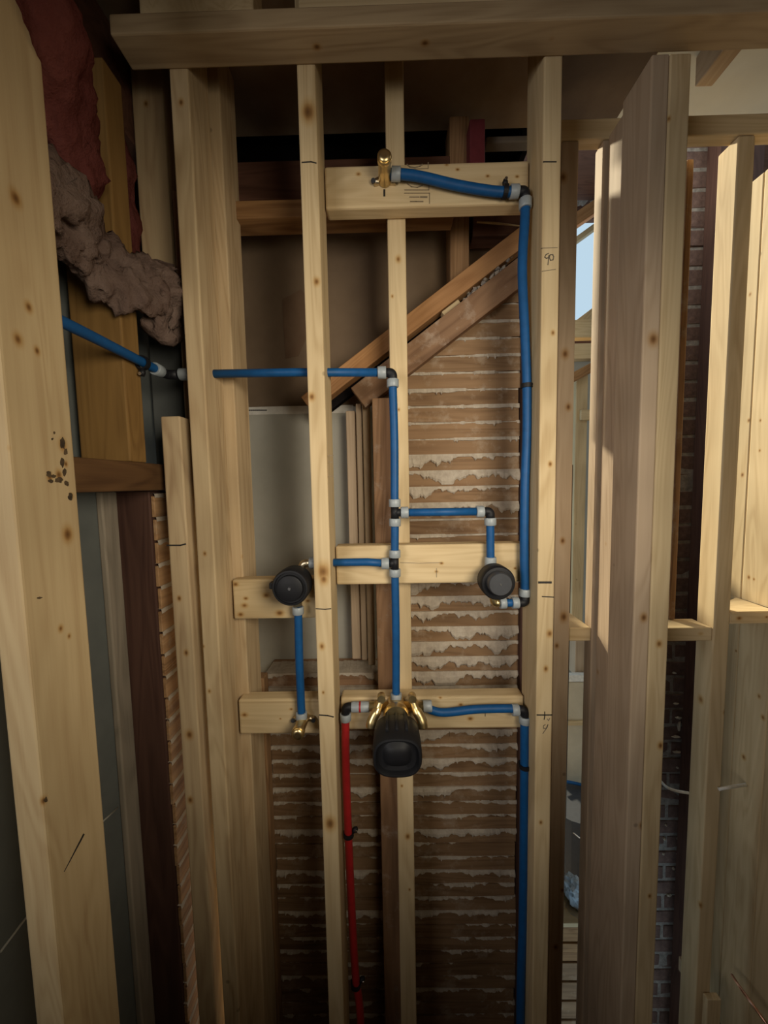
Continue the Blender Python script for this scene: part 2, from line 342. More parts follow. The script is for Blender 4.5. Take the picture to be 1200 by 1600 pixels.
stud('cripple_stud', 248, 293, 0.862, 0.951, zu0, ZST, 'upper pine stud behind, its foot lost in the dusty insulation', knots=[(228, 162, .862, .005)], woodc=((0.54, 0.41, 0.25), (0.38, 0.26, 0.15)))
box('furring_strip', XA(297, .865)+.001, XA(300, .865)+.012, 0.864, 0.93, 0.0, ZA(300, .87, 280), M['red_z'], 'narrow reddish strip standing close behind the drilled tall stud', 'strip')
sL2 = stud('wall_stud', 340, 375, 0.861, 0.950, 0.0, ZST, 'pine stud behind the tall drilled stud, edging the recessed bay', knots=[(380, 870, .861, .004), (392, 866, .9, .004), (388, 1020, .9, .004)], woodc=((0.58, 0.44, 0.27), (0.42, 0.29, 0.16)))
sC = stud('wall_stud', 613, 640, 0.876, 0.965, 0.0, ZST, 'pale pine stud running up behind the central blue tubing', knots=[(622, 405, .876, .006), (613, 463, .876, .003), (637, 1307, .876, .006), (640, 1390, .876, .003), (628, 1228, .876, .003), (623, 640, .876, .003)])
sN = box('near_stud', PXp(118, 800, -0.44).x-0.038, -0.44, 0.43, 0.519, 0.0, 2.41+DZ, None, 'big pine stud close to the viewer, knots and a black smudge near its far edge', 'stud',
     knots=[(PXp(x, y, -0.44), r) for x, y, r in ((98, 695, .006), (92, 742, .005), (78, 745, .004), (103, 725, .003), (112, 775, .003), (106, 835, .008), (95, 982, .004), (108, 994, .003), (28, 530, .006), (25, 310, .007), (68, 1252, .004), (58, 548, .004), (45, 480, .005), (12, 700, .003))], woodc=((0.56, 0.43, 0.25), (0.44, 0.31, 0.165)))
# holes for the tubing
zP2, zP5 = ZA(582, .815, 420), ZA(879, .815, 520)
drill(sB, Vector((-0.30, 0.815, zP2-ZF))-Vector((sB.location.x, sB.location.y, 0)), Vector((0.1, 0.815, zP2-ZF))-Vector((sB.location.x, sB.location.y, 0)), 0.0115)
drill(sB, Vector((-0.30, 0.815, zP5-ZF))-Vector((sB.location.x, sB.location.y, 0)), Vector((0.1, 0.815, zP5-ZF))-Vector((sB.location.x, sB.location.y, 0)), 0.0115)
drill(sL, Vector((-0.60, 0.815, zP2-ZF))-Vector((sL.location.x, sL.location.y, 0)), Vector((-0.2, 0.815, zP2-ZF))-Vector((sL.location.x, sL.location.y, 0)), 0.0125)
# ledger in front of the studs
box('ledger_board', -0.478, 1.9, 0.711, 0.7695, ZTOP, ZTOP+0.034, None, 'long pine board laid across the tops of the new studs', 'board', axis='X',
    knots=[(P(x, y, .74), r) for x, y, r in ((495, 72, .005), (495, 86, .004), (664, 66, .005), (730, 72, .005), (862, 56, .004), (870, 72, .003), (950, 66, .003), (1115, 42, .006), (1036, 78, .004))], woodc=((0.50, 0.37, 0.22), (0.36, 0.25, 0.14)))
zl = ZTOP+0.0345
for i, (a, b_, mt, lab) in enumerate(((228, 402, 'pine_y', 'ceiling joist on the long board, nearest the pink insulation'), (468, 800, 'pine_x', 'wide pine blocking on the long board above the tallest blue tube'), (803, 878, 'red_y', 'dull ceiling joist on the long board above the pencilled stud'), (880, 1115, 'pine_x', 'wide pale blocking on the long board over the doubled studs'), (1117, 1190, 'red_y', 'shadowed ceiling joist on the long board near the right corner'))):
    box('ceiling_joist', XA(a, .735, 20), XA(b_, .735, 20), 0.715+0.012*(i % 2), 0.7685, zl, ZCEIL-.001, M[mt], lab, 'joist')
# blocks between studs
XBr, XAl, XLr, XBl = sB.location.x+.019, sA.location.x-.019, sL.location.x+.018, sB.location.x-.019
def rng(o):
    xs = [v.co.x for v in o.data.vertices]; return o.location.x+min(xs), o.location.x+max(xs)
XBl, XBr = rng(sB); XAl, XAr = rng(sA); XLl, XLr = rng(sL)
def block(l, r, t, b_, ref, label, knots=(), name='blocking_board', Y=YS):
    z1, z0 = ZA(t, Y, ref), ZA(b_, Y, ref)
    return box(name, l+.0005, r-.0005, Y, Y+.038, z0, z1, None, label, 'blocking', axis='X', knots=[(P(x, y, Y), rr) for x, y, rr in knots] or None, bev=.0045)
bT = block(XBr+.002, XAl-.002, 255, 322, 670, 'stamped pine blocking board carrying the brass shower outlet', [(560, 272, .004), (528, 335, .005), (715, 265, .003), (698, 257, .003), (808, 276, .003), (762, 275, .003)])
bM_ = block(XBr+.002, XAl-.002, 851, 912, 665, 'pine blocking board behind the lower tee and the grey-faced valve', [(805, 888, .003), (690, 880, .003), (682, 893, .003)])
bL = block(XBr+.004, XAl-.002, 1089, 1139, 680, 'pine blocking board carrying the black main valve', [(545, 1080, .004), (806, 1078, .004), (735, 1123, .005), (720, 1101, .004), (688, 1090, .003)])
b1 = block(XLr+.006, XBl-.001, 905, 967, 430, 'short knotty pine block under the control valve left of the drilled stud', [(368, 913, .005), (382, 946, .006), (376, 960, .005), (416, 930, .006), (437, 958, .007), (384, 935, .004), (481, 939, .004)], 'blocking_board')
b2 = block(XLr+.006, XBl-.001, 1093, 1147, 430, 'short plain pine block holding the capped brass tub outlet', [(382, 1117, .006), (455, 1108, .003), (438, 1123, .002)], 'blocking_board')

# pencil and ink on lumber
Ym = YA
mark('pen_mark', sB, [([(472, 254), (486, 253), (494, 255)], .0022)], Ym, M['pen'])
mark('pen_mark', sB, [([(494, 951), (508, 952), (517, 951)], .0022), ([(499, 1117), (512, 1118), (521, 1120)], .0026)], Ym, M['pen'])
mark('pen_mark', sA, [([(849, 253), (869, 253)], .002), ([(842, 910), (861, 910)], .0045), ([(847, 932), (865, 933)], .002), ([(839, 1117), (862, 1117)], .0025), ([(851, 1112), (851, 1120), (850, 1124)], .0018)], Ym, M['pen'])
nine = [(857, 396), (853, 398), (851, 402), (854, 404), (857, 402), (858, 399), (857, 404), (856, 414)]
mark('pencil_figure', sA, [(nine, .0018), ([(864, 398), (860, 398), (858, 402), (860, 407), (864, 406), (865, 401), (863, 398)], .0018), ([(845, 388), (871, 387)], .0009), ([(847, 424), (868, 421)], .0009),
     ([(855, 1123), (857, 1126), (859, 1122)], .0011), ([(852, 1132), (849, 1134), (849, 1138), (853, 1138), (856, 1132), (855, 1136), (848, 1146)], .0013)], Ym, M['pencil'])
stl = [([(632, 297), (670, 297), (670, 290)], .0016), ([(632, 302), (671, 302), (671, 318)], .0016), ([(630, 265), (669, 263.5), (669, 254)], .0016), ([(636, 257), (640, 261), (648, 262), (656, 260), (660, 257)], .0022), ([(636, 287), (643, 292), (652, 293), (660, 290)], .0022), ([(640, 308), (655, 308)], .002), ([(657, 308), (667, 308)], .0034), ([(641, 315), (650, 315), (661, 315)], .0022)]
mark('grading_stamp', bT, stl, YS, M['ink'])
mark('pen_mark', bT, [([(600.5, 297), (600.5, 306)], .0042)], YS, M['pen'])
mark('pen_mark', bM_, [([(682, 888), (682, 902)], .0012), ([(625, 879), (655, 880), (690, 879)], .0009)], YS, M['pencil'])
mark('pen_mark', bL, [([(758, 1112), (758, 1119)], .0014), ([(702, 1143), (702, 1150)], .001)], YS, M['pen'])
mark('pen_mark', sL0, [([(261, 852), (282, 852), (290, 850)], .0032)], Ym, M['pen'])
mk = mark('lumber_stamp', sB, [([(514, 712), (521, 712)], .0016), ([(514, 722), (521, 722)], .0012), ([(514, 744), (521, 744)], .0012)], Ym-.0, M['ink'], .0012)
# slanted ink stroke on the big near stud (on its side face)
bm = bmesh.new()
pa, pb = PXp(131, 1303, -0.44), PXp(100, 1362, -0.44)
d = (pb-pa).normalized(); n = Vector((0, -d.z, d.y))*0.0018
vs = [bm.verts.new(q-sN.location+Vector((dx, 0, 0))) for dx in (.0006, -.0002) for q in (pa+n, pb+n*.2, pb-n*.2, pa-n)]
for idx in ((0, 1, 2, 3), (4, 7, 6, 5), (0, 4, 5, 1), (1, 5, 6, 2), (2, 6, 7, 3), (3, 7, 4, 0)): bm.faces.new([vs[i] for i in idx])
frombm('pen_mark', bm, M['pen'], sN)

# black smudges on the big near stud (its side face)
bm = bmesh.new()
for (cx_, cy_, rx, ry) in ((98, 692, 5, 11), (103, 706, 3, 6), (98, 722, 4, 9), (101, 738, 3, 7), (92, 750, 7, 5), (84, 744, 4, 3), (76, 740, 4, 6), (80, 752, 5, 3), (104, 755, 4, 5), (110, 776, 4, 6), (85, 676, 2, 3), (82, 686, 2, 2), (72, 1250, 3, 5), (62, 934, 5, 1.6)):
    vs = []
    for k in range(12):
        a = 2*math.pi*k/12; q_ = random.uniform(.65, 1.15)
        vs.append(bm.verts.new(PXp(cx_+math.cos(a)*rx*q_, cy_+math.sin(a)*ry*q_, -0.4396)-sN.location))
    vb = [bm.verts.new(v.co+Vector((-.0008, 0, 0))) for v in vs]
    bm.faces.new(vs); bm.faces.new(vb[::-1])
    for k in range(12): bm.faces.new((vs[k], vb[k], vb[(k+1) % 12], vs[(k+1) % 12]))
sm = frombm('black_smudge', bm, noisy('charred_smudge', (.028, .019, .011), (.11, .07, .035), 90, .9, 0), sN); sm['kind'] = 'stuff'

# ------------------------------------------------------------------ lath wall at the back (old plaster pushed through the lath)
YLA = 0.990
wl = bpy.data.objects.new('wall_back', None); C.objects.link(wl); wl['kind'] = 'structure'; wl.location = (0, YLA, 0)
ZROW0 = 0.022; PIT = 0.0425; LH = 0.0375
XLW0, XLW1 = XA(424, YLA, 1200), XA(814, YLA, 700)
XPOST = XA(592, YLA)
zdiag = lambda x: ZA(0, YLA) # replaced below
def diag_z(x):   # lower edge of the plaster smeared sloping board, as height at x
    p = P(636, 587, .955); q = P(808, 449, .955)
    return p.z+(x-p.x)*(q.z-p.z)/(q.x-p.x)
zleft_top = ZA(1092, YLA, 500)
lath_me = {}
rows = 0
for i in range(60):
    z0 = ZROW0+i*PIT
    if z0+LH > 2.12+DZ: break
    rows += 1
    full = z0 < zleft_top-.005
    x0 = XLW0+random.uniform(-.004, .004) if full else XPOST
    x1 = XLW1+random.uniform(-.008, .003)
    if z0+LH > diag_z(x0)+0.03:      # the sloping board covers the left end
        p = P(636, 587, .955); q = P(808, 449, .955)
        xs = p.x+(z0-p.z)*(q.x-p.x)/(q.z-p.z)
        x0 = max(x0, xs-0.05)
        if x0 > x1-.03: break
    bm = bmesh.new()
    nseg = 6; tilt = random.uniform(-.0018, .0018)
    h = LH+random.uniform(-.0015, .001)
    # slightly bowed strip
    cols = []
    for k in range(nseg+1):
        x = x0+(x1-x0)*k/nseg; dz = tilt*(k/nseg-.5)*2+random.uniform(-.0006, .0006)
        yb = random.uniform(-.0015, .0015)
        cols.append([bm.verts.new((x, yy+yb, z0+zz+dz)) for yy, zz in ((0, 0), (0, h), (.007, h), (.007, 0))])
    for a, b_ in zip(cols, cols[1:]):
        for k in range(4): bm.faces.new((a[k], a[(k+1) % 4], b_[(k+1) % 4], b_[k]))
    bm.faces.new(cols[0]); bm.faces.new(cols[-1][::-1])
    frombm('lath', bm, M['lath'], wl, (0, random.uniform(-.001, .001), 0))
    # plaster squeezed out of the joint above this lath, hanging down over its face
    zp = z0+h
    ypix = None
    zc = zp-CAM.z
    amt = 0.0022+.003*random.random()
    if -0.14 < zc-(-0.02) < 0.07 and False: pass
    pyc = 757-zc/YLA*FPX
    if 715 < pyc < 815: amt = 0.016
    elif 905 < pyc < 1085: amt = 0.018
    elif 1140 < pyc < 1215: amt = 0.013
    elif 1085 <= pyc < 1140: amt = 0.010
    elif 1215 <= pyc < 1500 and i % 3 == 0: amt = 0.012
    elif pyc >= 1215: amt = 0.0035
    seed = random.uniform(0, 100)
    ncol = int((x1-x0)/0.0032)+2
    bm = bmesh.new(); prev = None
    for k in range(ncol):
        x = x0+(x1-x0)*k/(ncol-1)
        f = fbm(x*34, seed); f2 = fbm(x*11, seed+9)
        fall = amt*(0.72+0.75*f+1.1*f2)
        if amt < .008 : fall = amt*(0.55+.45*f2+.35*f)
        if random.random() < .03: fall += .006
        fall = max(0.0008, min(fall, LH*.86))
        th = min(.0075, .002+fall*.32)+.0012*fbm(x*120, seed)
        top = PIT-h+.0012
        gate = 1.0
        if amt < .008:
            gate = max(0.0, min(1.0, .5+1.1*f2+.4*f+(.28 if pyc < 720 else -.12)))
        dy = (1-gate)*.0075; th *= .3+.7*gate; fall = max(.0006, fall*gate)
        ring = [bm.verts.new((vx, min(.010, vy+dy), vz)) for vx, vy, vz in ((x, .010, zp+top), (x, -.0012-th*.3, zp+top*.95), (x, -.0015-th*.9, zp-fall*.25), (x, -.0012-th, zp-fall*.7), (x, -.0008-th*.5, zp-fall), (x, .0012, zp-fall*.97), (x, .010, zp))]
        if prev:
            for a in range(6): bm.faces.new((prev[a], prev[a+1], ring[a+1], ring[a]))
        prev = ring
    frombm('plaster_key', bm, M['plaster'], wl, smooth=False)
def poly_coat(bm):
    pr = [(XPOST, 0), (XLW1-.006, 0), (XLW1-.006, diag_z(XLW1)), (XPOST, diag_z(XPOST))]
    f = [bm.verts.new((x, .0105, z)) for x, z in pr]; b = [bm.verts.new((x, .022, z)) for x, z in pr]
    bm.faces.new(f); bm.faces.new(b[::-1])
    for k in range(4): bm.faces.new((f[k], b[k], b[(k+1) % 4], f[(k+1) % 4]))
# plaster behind the lath (the far side of the wall) so no daylight shows except at the ragged right end
frombm('plaster_coat', (lambda bm: (bm_box(bm, XLW0-.03, XPOST, .0105, .022, 0, zleft_top+.02, 0), poly_coat(bm), bm)[2])(bmesh.new()), M['plaster'], wl)
# old post and boards nailed to the lath wall
post = box('old_post', XA(585, .935), XA(617, .935), .930, .984, 0.0, ZA(622, .935, 600), M['post'], 'old nail-holed brown post behind the central blue tubing', 'post')
box('lath_stop', XA(403, .98, 1200), XA(424, .98, 1200), .952, .988, 0.0, ZA(1052, .98, 410), M['old_z'], 'rough brown upright closing the lower lath beside the rear stud', 'post')
box('corner_post', XA(814, .975, 800), XA(836, .975, 800), .97, 1.03, 0.0, ZA(450, .97, 815), M['dark_z'], 'dark brown upright at the ragged end of the lath', 'post')
for i, (a, b_, t, bt, Y, mt, lab) in enumerate(((545, 559.5, 641, 1030, 1.035, 'red_z', 'thin pale jamb board set back against the grey drywall'), (560.5, 569, 630, 1032, 1.018, 'red_z', 'narrow jamb strip between two wider jamb boards'), (570.5, 582, 627, 1040, 1.004, 'red_z', 'jamb board standing against the old nail-holed post'))):
    box('jamb_board', XA(a, Y, 830), XA(b_, Y, 830), Y, Y+.03, ZA(bt, Y, 565), ZA(t, Y, 565), M[mt], lab, 'board')
# ledge under the grey drywall with plaster left on it
zl0, zl1 = ZA(1078, 1.0, 500), ZA(1052, 1.0, 500)
ledge = box('plaster_ledge', XA(402, 1.0), XA(587, 1.0), .998, 1.09, zl0, zl1, M['smear'], 'broken plaster ledge at the foot of the grey drywall', 'ledge', axis='X')
bm = bmesh.new(); prev = None; x0, x1 = XA(404, 1.0), XA(586, 1.0)
for k in range(90):
    x = x0+(x1-x0)*k/89; f = .012+.012*fbm(x*40, 3)+.010*fbm(x*12, 8); f = max(.001, min(f, .036))
    th = .004+f*.2
    ring = [bm.verts.new(Vector(v)-ledge.location) for v in ((x, 1.07, zl1+.0005+.003*abs(fbm(x*50, 2))), (x, .998-th*.6, zl1+.003), (x, .998-th, zl1-f*.6), (x, .9975, zl1-f))]
    if prev:
        for a in range(3): bm.faces.new((prev[a], prev[a+1], ring[a+1], ring[a]))
    prev = ring
frombm('plaster_crust', bm, M['plaster'], ledge)

# drywall and kraft board behind the opening
gyp = box('drywall_sheet', XA(340, 1.105), XA(640, 1.105), 1.105, 1.117, ZA(1080, 1.1, 500), ZA(637, 1.105, 450), M['gyp'], 'grey drywall sheet closing the old opening behind the left valve', 'drywall', bev=.001)
box('paper_edge', XA(384, 1.104), XA(556, 1.104), 1.1035, 1.1049, ZA(647, 1.104, 440), ZA(635, 1.104, 440), M['tape'], parent=gyp, bev=0)
mark('printed_line', gyp, [([(389+k*3.2, 641), (391+k*3.2, 641)], .0028) for k in range(9)], 1.1032, M['pen'])
krf = box('kraft_board', XA(330, 1.12), XA(840, 1.12), 1.120, 1.132, ZA(650, 1.12, 500), ZA(330, 1.12, 500), M['kraft'], 'brown kraft-faced board behind the sloping rafter', 'board', bev=.001)
pts = [(441, 468), (470, 452), (484, 470), (482, 520), (466, 556), (446, 560)]
bm = bmesh.new(); vs = [bm.verts.new(P(x, y, 1.1185)-krf.location) for x, y in pts]; vb = [bm.verts.new(P(x, y, 1.1185)-krf.location+Vector((0, .0012, 0))) for x, y in pts]
bm.faces.new(vs[::-1]); bm.faces.new(vb)
for k in range(len(pts)): bm.faces.new((vs[k], vs[(k+1) % len(pts)], vb[(k+1) % len(pts)], vb[k]))
frombm('dark_patch', bm, noisy('dark_kraft', (.15, .09, .055), (.21, .135, .085), 9, .95, .1), krf)  # darker irregular patch on the kraft board
# old beams above
Yb = 1.03
box('old_beam', XA(350, Yb, 280), XA(704, Yb, 280), Yb, Yb+.05, ZA(311, Yb, 430), ZA(251, Yb, 430), M['dark_x'], 'dark red-brown old beam under the ceiling, behind the top block', 'beam', axis='X')
YL = .926; zpl, zph = ZA(340, YL, 430), ZA(311.5, YL, 430); xpl = P(355, 325, YL).x
XCl, XCr = rng(sC)
def notch(ob, x0, x1, y0, y1, z0, z1):
    bm = bmesh.new(); bm_box(bm, x0, x1, y0, y1, z0, z1, 0); cut = frombm('cutter', bm, None)
    md = ob.modifiers.new('notch', 'BOOLEAN'); md.object = cut; md.operation = 'DIFFERENCE'; md.solver = 'EXACT'
    dg = bpy.context.evaluated_depsgraph_get(); dg.update()
    me = bpy.data.meshes.new_from_object(ob.evaluated_get(dg)); ob.modifiers.clear(); ob.data = me; bpy.data.objects.remove(cut)
ox, oy = sL2.location.x, sL2.location.y
bpy.context.view_layer.update()
notch(sL2, xpl-.001, xpl+.3, YL-.001, 1.2, zpl-.001, zph+.001)
box('old_beam', xpl, XCl-.0005, YL, YL+.064, zpl, zph, M['old_x'], 'brown old plank let into the stud left of the bay, under the dark red beam', 'beam', axis='X')
box('old_beam', XCr+.0005, XA(703, 1.0, 320), YL, YL+.064, zpl, zph, M['old_x'], 'brown old plank between the pale central stud and the old upright', 'beam', axis='X')
box('old_beam', XA(741, 1.02, 320), XA(832, 1.02, 320), 1.035, 1.09, ZA(366, 1.03, 780), ZA(300, 1.03, 780), M['dark_x'], 'short dark beam right of the old upright, above the rafter end', 'beam', axis='X')
box('old_upright', XA(703, 1.03, 300), XA(733, 1.03, 300), 1.030, 1.10, ZA(432, .985, 715), ZA(181, 1.03, 715), M['old_z'], 'brown old upright behind the top block, standing on the rafter', 'post')
box('red_upright', XA(735, .985, 250), XA(759, .985, 250), .99, 1.06, ZA(300, .985, 745), ZA(182, .985, 745), plain('faded_red_paint', (0.16, 0.022, 0.028), 0.7), 'dark red painted board beside the old upright, under the ceiling', 'board')
box('grey_strip', XA(760, 1.05, 215), XA(830, 1.05, 215), 1.05, 1.08, ZA(222, 1.05, 790), ZA(212, 1.05, 790), M['room'], 'thin grey strip under the ceiling beside the dark red board', 'strip', axis='X')
# sloping members
def slope_board(name, a, b_, thick_px, Y0, Y1, mat, label, cat, bev=.002):
    """a, b_: pixel ends of the upper edge at depth Y0; board hangs thick_px below it"""
    A, B = P(*a, Y0), P(*b_, Y0); A2 = P(a[0], a[1]+thick_px, Y0); 
    d = (B-A); L_ = d.length; d.normalize(); up = Vector((-d.z, 0, d.x)); th = abs((A2-A).dot(up))
    bm = bmesh.new(); bm_box(bm, 0, L_, 0, Y1-Y0, -th, 0, bev)
    o = frombm(name, bm, mat, None, A); o.rotation_euler = (0, -math.atan2(d.z, d.x), 0)
    return tag(o, label, cat)
raft = slope_board('rafter', (470, 620), (828, 342), 34, .984, 1.028, M['rafter'], 'orange-brown sloping rafter crossing behind the pale central stud', 'rafter')
slope_board('groove_shade', (488, 645), (826, 383), 18, 1.03, 1.06, M['void'], 'black strip standing in for the shaded groove under the rafter', 'strip')  # black strip painted in for the shade of the open groove
slope_board('sloping_board', (548, 606), (826, 389), 48, .955, .988, M['smear'], 'plaster-smeared sloping board along the top of the lath', 'board')
box('wood_scrap', 0, 1, 0, 1, 0, 1, M['pine_x'], parent=None) if False else None
sc0 = P(691, 492, .985)
scrap = slope_board('wood_scrap', (690, 487), (716, 467), 14, .975, 1.0, M['pine_x'], 'small wood scrap wedged in the groove under the rafter', 'scrap')
# mortar crumbs in the groove
def crumb(parent, c, r, mat, name='mortar_crumb'):
    bm = bmesh.new(); bmesh.ops.create_icosphere(bm, subdivisions=1, radius=r)
    for v in bm.verts: v.co *= random.uniform(.6, 1.25)
    return frombm(name, bm, mat, parent, Vector(c)-parent.location)
rub = empty('mortar_rubble', P(760, 440, 1.0), 'line of grey mortar crumbs lodged under the upper end of the rafter', 'rubble')
for k in range(34):
    t = random.random(); x = 722+t*78; y = 472-t*66+random.uniform(-7, 5)
    crumb(rub, P(x, y, 1.0+random.uniform(-.012, .012)), random.uniform(.004, .0085), M['plaster'] if k % 3 else M['mortar'])
spl = tube('wood_splinter', [P(745, 347, .99), P(775, 349, .985), P(812, 353, .98)], [.002, .0028, .0015], M['pine_x'], seg=6)
tag(spl, 'pale splinter lying across above the upper end of the rafter', 'splinter')

# ------------------------------------------------------------------ old wall on the left
XO = -0.487
zst0 = ZA(722, .708, 180)
box('old_stud', XO-.095, XO, .700, .748, zst0, CAM.z+.755, M['amber_z'], 'amber old stud in the left wall behind the clipped blue tube', 'stud')
box('old_header', XO-.095, XO, .545, .86, zst0-.056, zst0, M['old_y'], 'brown old rail lying under the amber stud in the left wall', 'rail', axis='Y')
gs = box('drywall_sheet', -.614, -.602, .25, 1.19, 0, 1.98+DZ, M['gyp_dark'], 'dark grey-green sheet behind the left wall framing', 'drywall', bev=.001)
ys0 = PXp(100, 1600, -.602)
seam = tube('seam', [PXp(0, 1488, -.601), PXp(36, 1440, -.601), PXp(160, 1284, -.601), PXp(184, 1262, -.601)], .002, M['gyp'], gs, seg=6)
box('batten', -.6015, -.588, .752, .795, 0.0, zst0-.057, wood('grey_batten', (0.32, 0.27, 0.21), (0.2, 0.17, 0.13), 'Z'), 'weathered grey batten on the dark sheet under the brown rail', 'batten')
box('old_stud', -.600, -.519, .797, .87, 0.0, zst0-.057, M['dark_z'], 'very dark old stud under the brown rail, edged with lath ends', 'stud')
lw = bpy.data.objects.new('wall_left_lath', None); C.objects.link(lw); lw['kind'] = 'structure'; lw.location = (-.519, .8, 0)
z = .03
while z < zst0-.09:
    bm = bmesh.new(); yj = random.uniform(-.003, .003)
    bm_box(bm, .0005, .008, .000+yj, .135, 0, .046, .001, 1)
    frombm('lath', bm, M['lath_y'], lw, (0, 0, z))
    bm = bmesh.new(); prev = None
    for k in range(22):
        y = .135*k/21+yj; f = .004+.004*abs(fbm(y*60, z*40))
        ring = [bm.verts.new(v) for v in ((.0, y, .0522), (.0075+f*.2, y, .0515), (.0088+f*.2, y, .046-f*.6), (.0078, y, .046-f*.8))]
        if prev:
            for a in range(3): bm.faces.new((prev[a], prev[a+1], ring[a+1], ring[a]))
        prev = ring
    frombm('plaster_key', bm, M['plaster'], lw, (0, 0, z))
    z += .0515
# insulation
def batt(name, pts, rs, mat, label, seg=40, amp=.35, sd=1.0, flat=.7):
    path = smooth_path(pts, 12); n = len(path); o_ = Vector(pts[0])
    from mathutils import noise
    bm = bmesh.new(); rings = []; u = Vector((1, 0, 0))
    for i, p in enumerate(path):
        t = (path[min(i+1, n-1)]-path[max(i-1, 0)]).normalized(); u = (u-t*u.dot(t)).normalized(); v = t.cross(u)
        s = i/(n-1); k = s*(len(rs)-1); a = int(min(k, len(rs)-2)); r = rs[a]+(rs[a+1]-rs[a])*(k-a)
        r *= min(1, .35+4*min(s, 1-s))
        ring = []
        for j in range(seg):
            an = 2*math.pi*j/seg; dvec = u*math.cos(an)*flat+v*math.sin(an)
            q = p+dvec*r
            nz = noise.fractal(q*14*sd, 0.6, 2.1, 5)+.5*noise.noise(q*55)
            ring.append(bm.verts.new(q+dvec.normalized()*r*amp*nz-o_))
        rings.append(ring)
    for a, b_ in zip(rings, rings[1:]):
        for k in range(seg): bm.faces.new((a[k], a[(k+1) % seg], b_[(k+1) % seg], b_[k]))
    bm.faces.new(rings[0][::-1]); bm.faces.new(rings[-1])
    o = frombm(name, bm, mat, None, o_, smooth=True)
    return tag(o, label, 'insulation')
batt('insulation_batt', [P(62, -60, .50), P(88, 90, .555), P(112, 220, .61), P(140, 318, .66)], [.055, .062, .060, .045], M['pink'], 'pink fibreglass batt in the upper left wall cavity', flat=.5, amp=.22)
batt('insulation_batt', [P(20, 280, .50), P(110, 345, .60), P(165, 412, .675), P(215, 440, .72), P(258, 455, .765)], [.065, .065, .06, .055, .05], M['tan'], 'dusty pinkish batt sagging out of the left wall above the blue tube', flat=.45, amp=.5)
batt('insulation_batt', [P(236, 405, .755), P(254, 462, .785), P(263, 540, .80)], [.055, .062, .045], M['tan'], 'torn end of dusty batt hanging beside the tall drilled stud', flat=.5, amp=.5, sd=1.4)
batt('insulation_batt', [(-.55, .80, CAM.z+.75), (-.555, .82, CAM.z+.6), (-.555, .83, CAM.z+.42)], [.04, .045, .04], M['pink'], 'narrow pink batt stuffed behind the amber stud', flat=.5)
box('top_rail', -.60, -.545, .45, 1.02, CAM.z+.756, CAM.z+.94, M['dark_x'], 'dark old rail across the top of the amber stud', 'rail')
box('dark_board', XA(226, .86, 620)-.03, XA(284, .86, 620), .935, .95, 1.40+DZ, 1.86+DZ, noisy('slate_board', (.10, .105, .10), (.14, .145, .14), 4, .9, 0), 'slate-grey board deep in the gap above the short stud', 'board')

# ------------------------------------------------------------------ tubing and fittings
YP = 0.8165; R = 0.0088
def sleeve(parent, a, b_, r=.0130, mat='ring'):
    a, b_ = Vector(a), Vector(b_); o_ = parent.location; d = (b_-a)
    return tube('sleeve', [a, a+d*.06, a+d*.94, b_], [r*.93, r, r, r*.93], M[mat], parent)
def pipe(pts, label, mat='blue', r=R, rings=(), name='water_tube', clips=(), smooth=True):
    path = smooth_path(pts, 10) if smooth else [Vector(p) for p in pts]
    o = tube(name, path, r, M[mat]); tag(o, label, 'tube')
    for a, b_ in rings: sleeve(o, a, b_)
    return o
def arc(c, p0, p1, n=8):
    """quarter bend from c+p0 round to c+p1 with legs"""
    c, p0, p1 = Vector(c), Vector(p0), Vector(p1)
    pts = [c+p0]
    for k in range(n+1):
        t = k/n; a = p0*.45*(1-t)**1.0; b_ = p1*.45*t
        q = c+p0*.5*((1-t)**2)+p1*.5*(t**2); pts.append(q)
    pts.append(c+p1); return pts
def elbow(c, p0, p1, label, mat='black', r=.0098):
    o = tube('tube_elbow', arc(c, p0, p1), r, M[mat]); return tag(o, label, 'fitting')
def clip(c, along, tab, label, r=.0125):
    """black half clamp round a tube with a nail tab"""
    c, along, tab = Vector(c), Vector(along).normalized(), Vector(tab)
    o = empty('pipe_clip', c, label, 'clip')
    bm = bmesh.new(); u = along.orthogonal().normalized(); v = along.cross(u); ringsv = []
    seg = 24
    for k in range(seg):
        a = 2*math.pi*k/seg; dv = u*math.cos(a)+v*math.sin(a)
        ringsv.append([bm.verts.new(along*h+dv*rr) for h, rr in ((-.0045, r), (.0045, r), (.0045, r-.0032), (-.0045, r-.0032))])
    for k in range(seg):
        a, b_ = ringsv[k], ringsv[(k+1) % seg]
        for q in range(4): bm.faces.new((a[q], a[(q+1) % 4], b_[(q+1) % 4], b_[q]))
    frombm('band', bm, M['black'], o)
    t = tab.normalized(); tube('nail_tab', [c+t*(r-.001), c+t*(r+.006), c+t*(r+.012)], [.0052, .0062, .004], M['black'], o, seg=8)
    e = c+t*(r+.009)+Vector((0, -.006, 0)); tube('nail_head', [e, e+Vector((0, -.002, 0))], .0032, M['steel'], o, seg=10)
    return o
q = lambda x, y, Y=YP: P(x, y, Y)
XV = 0.5*(q(615, 680).x+q(617, 990).x)
def V(x, y, Y=YP):
    p = P(x, y, Y); return p
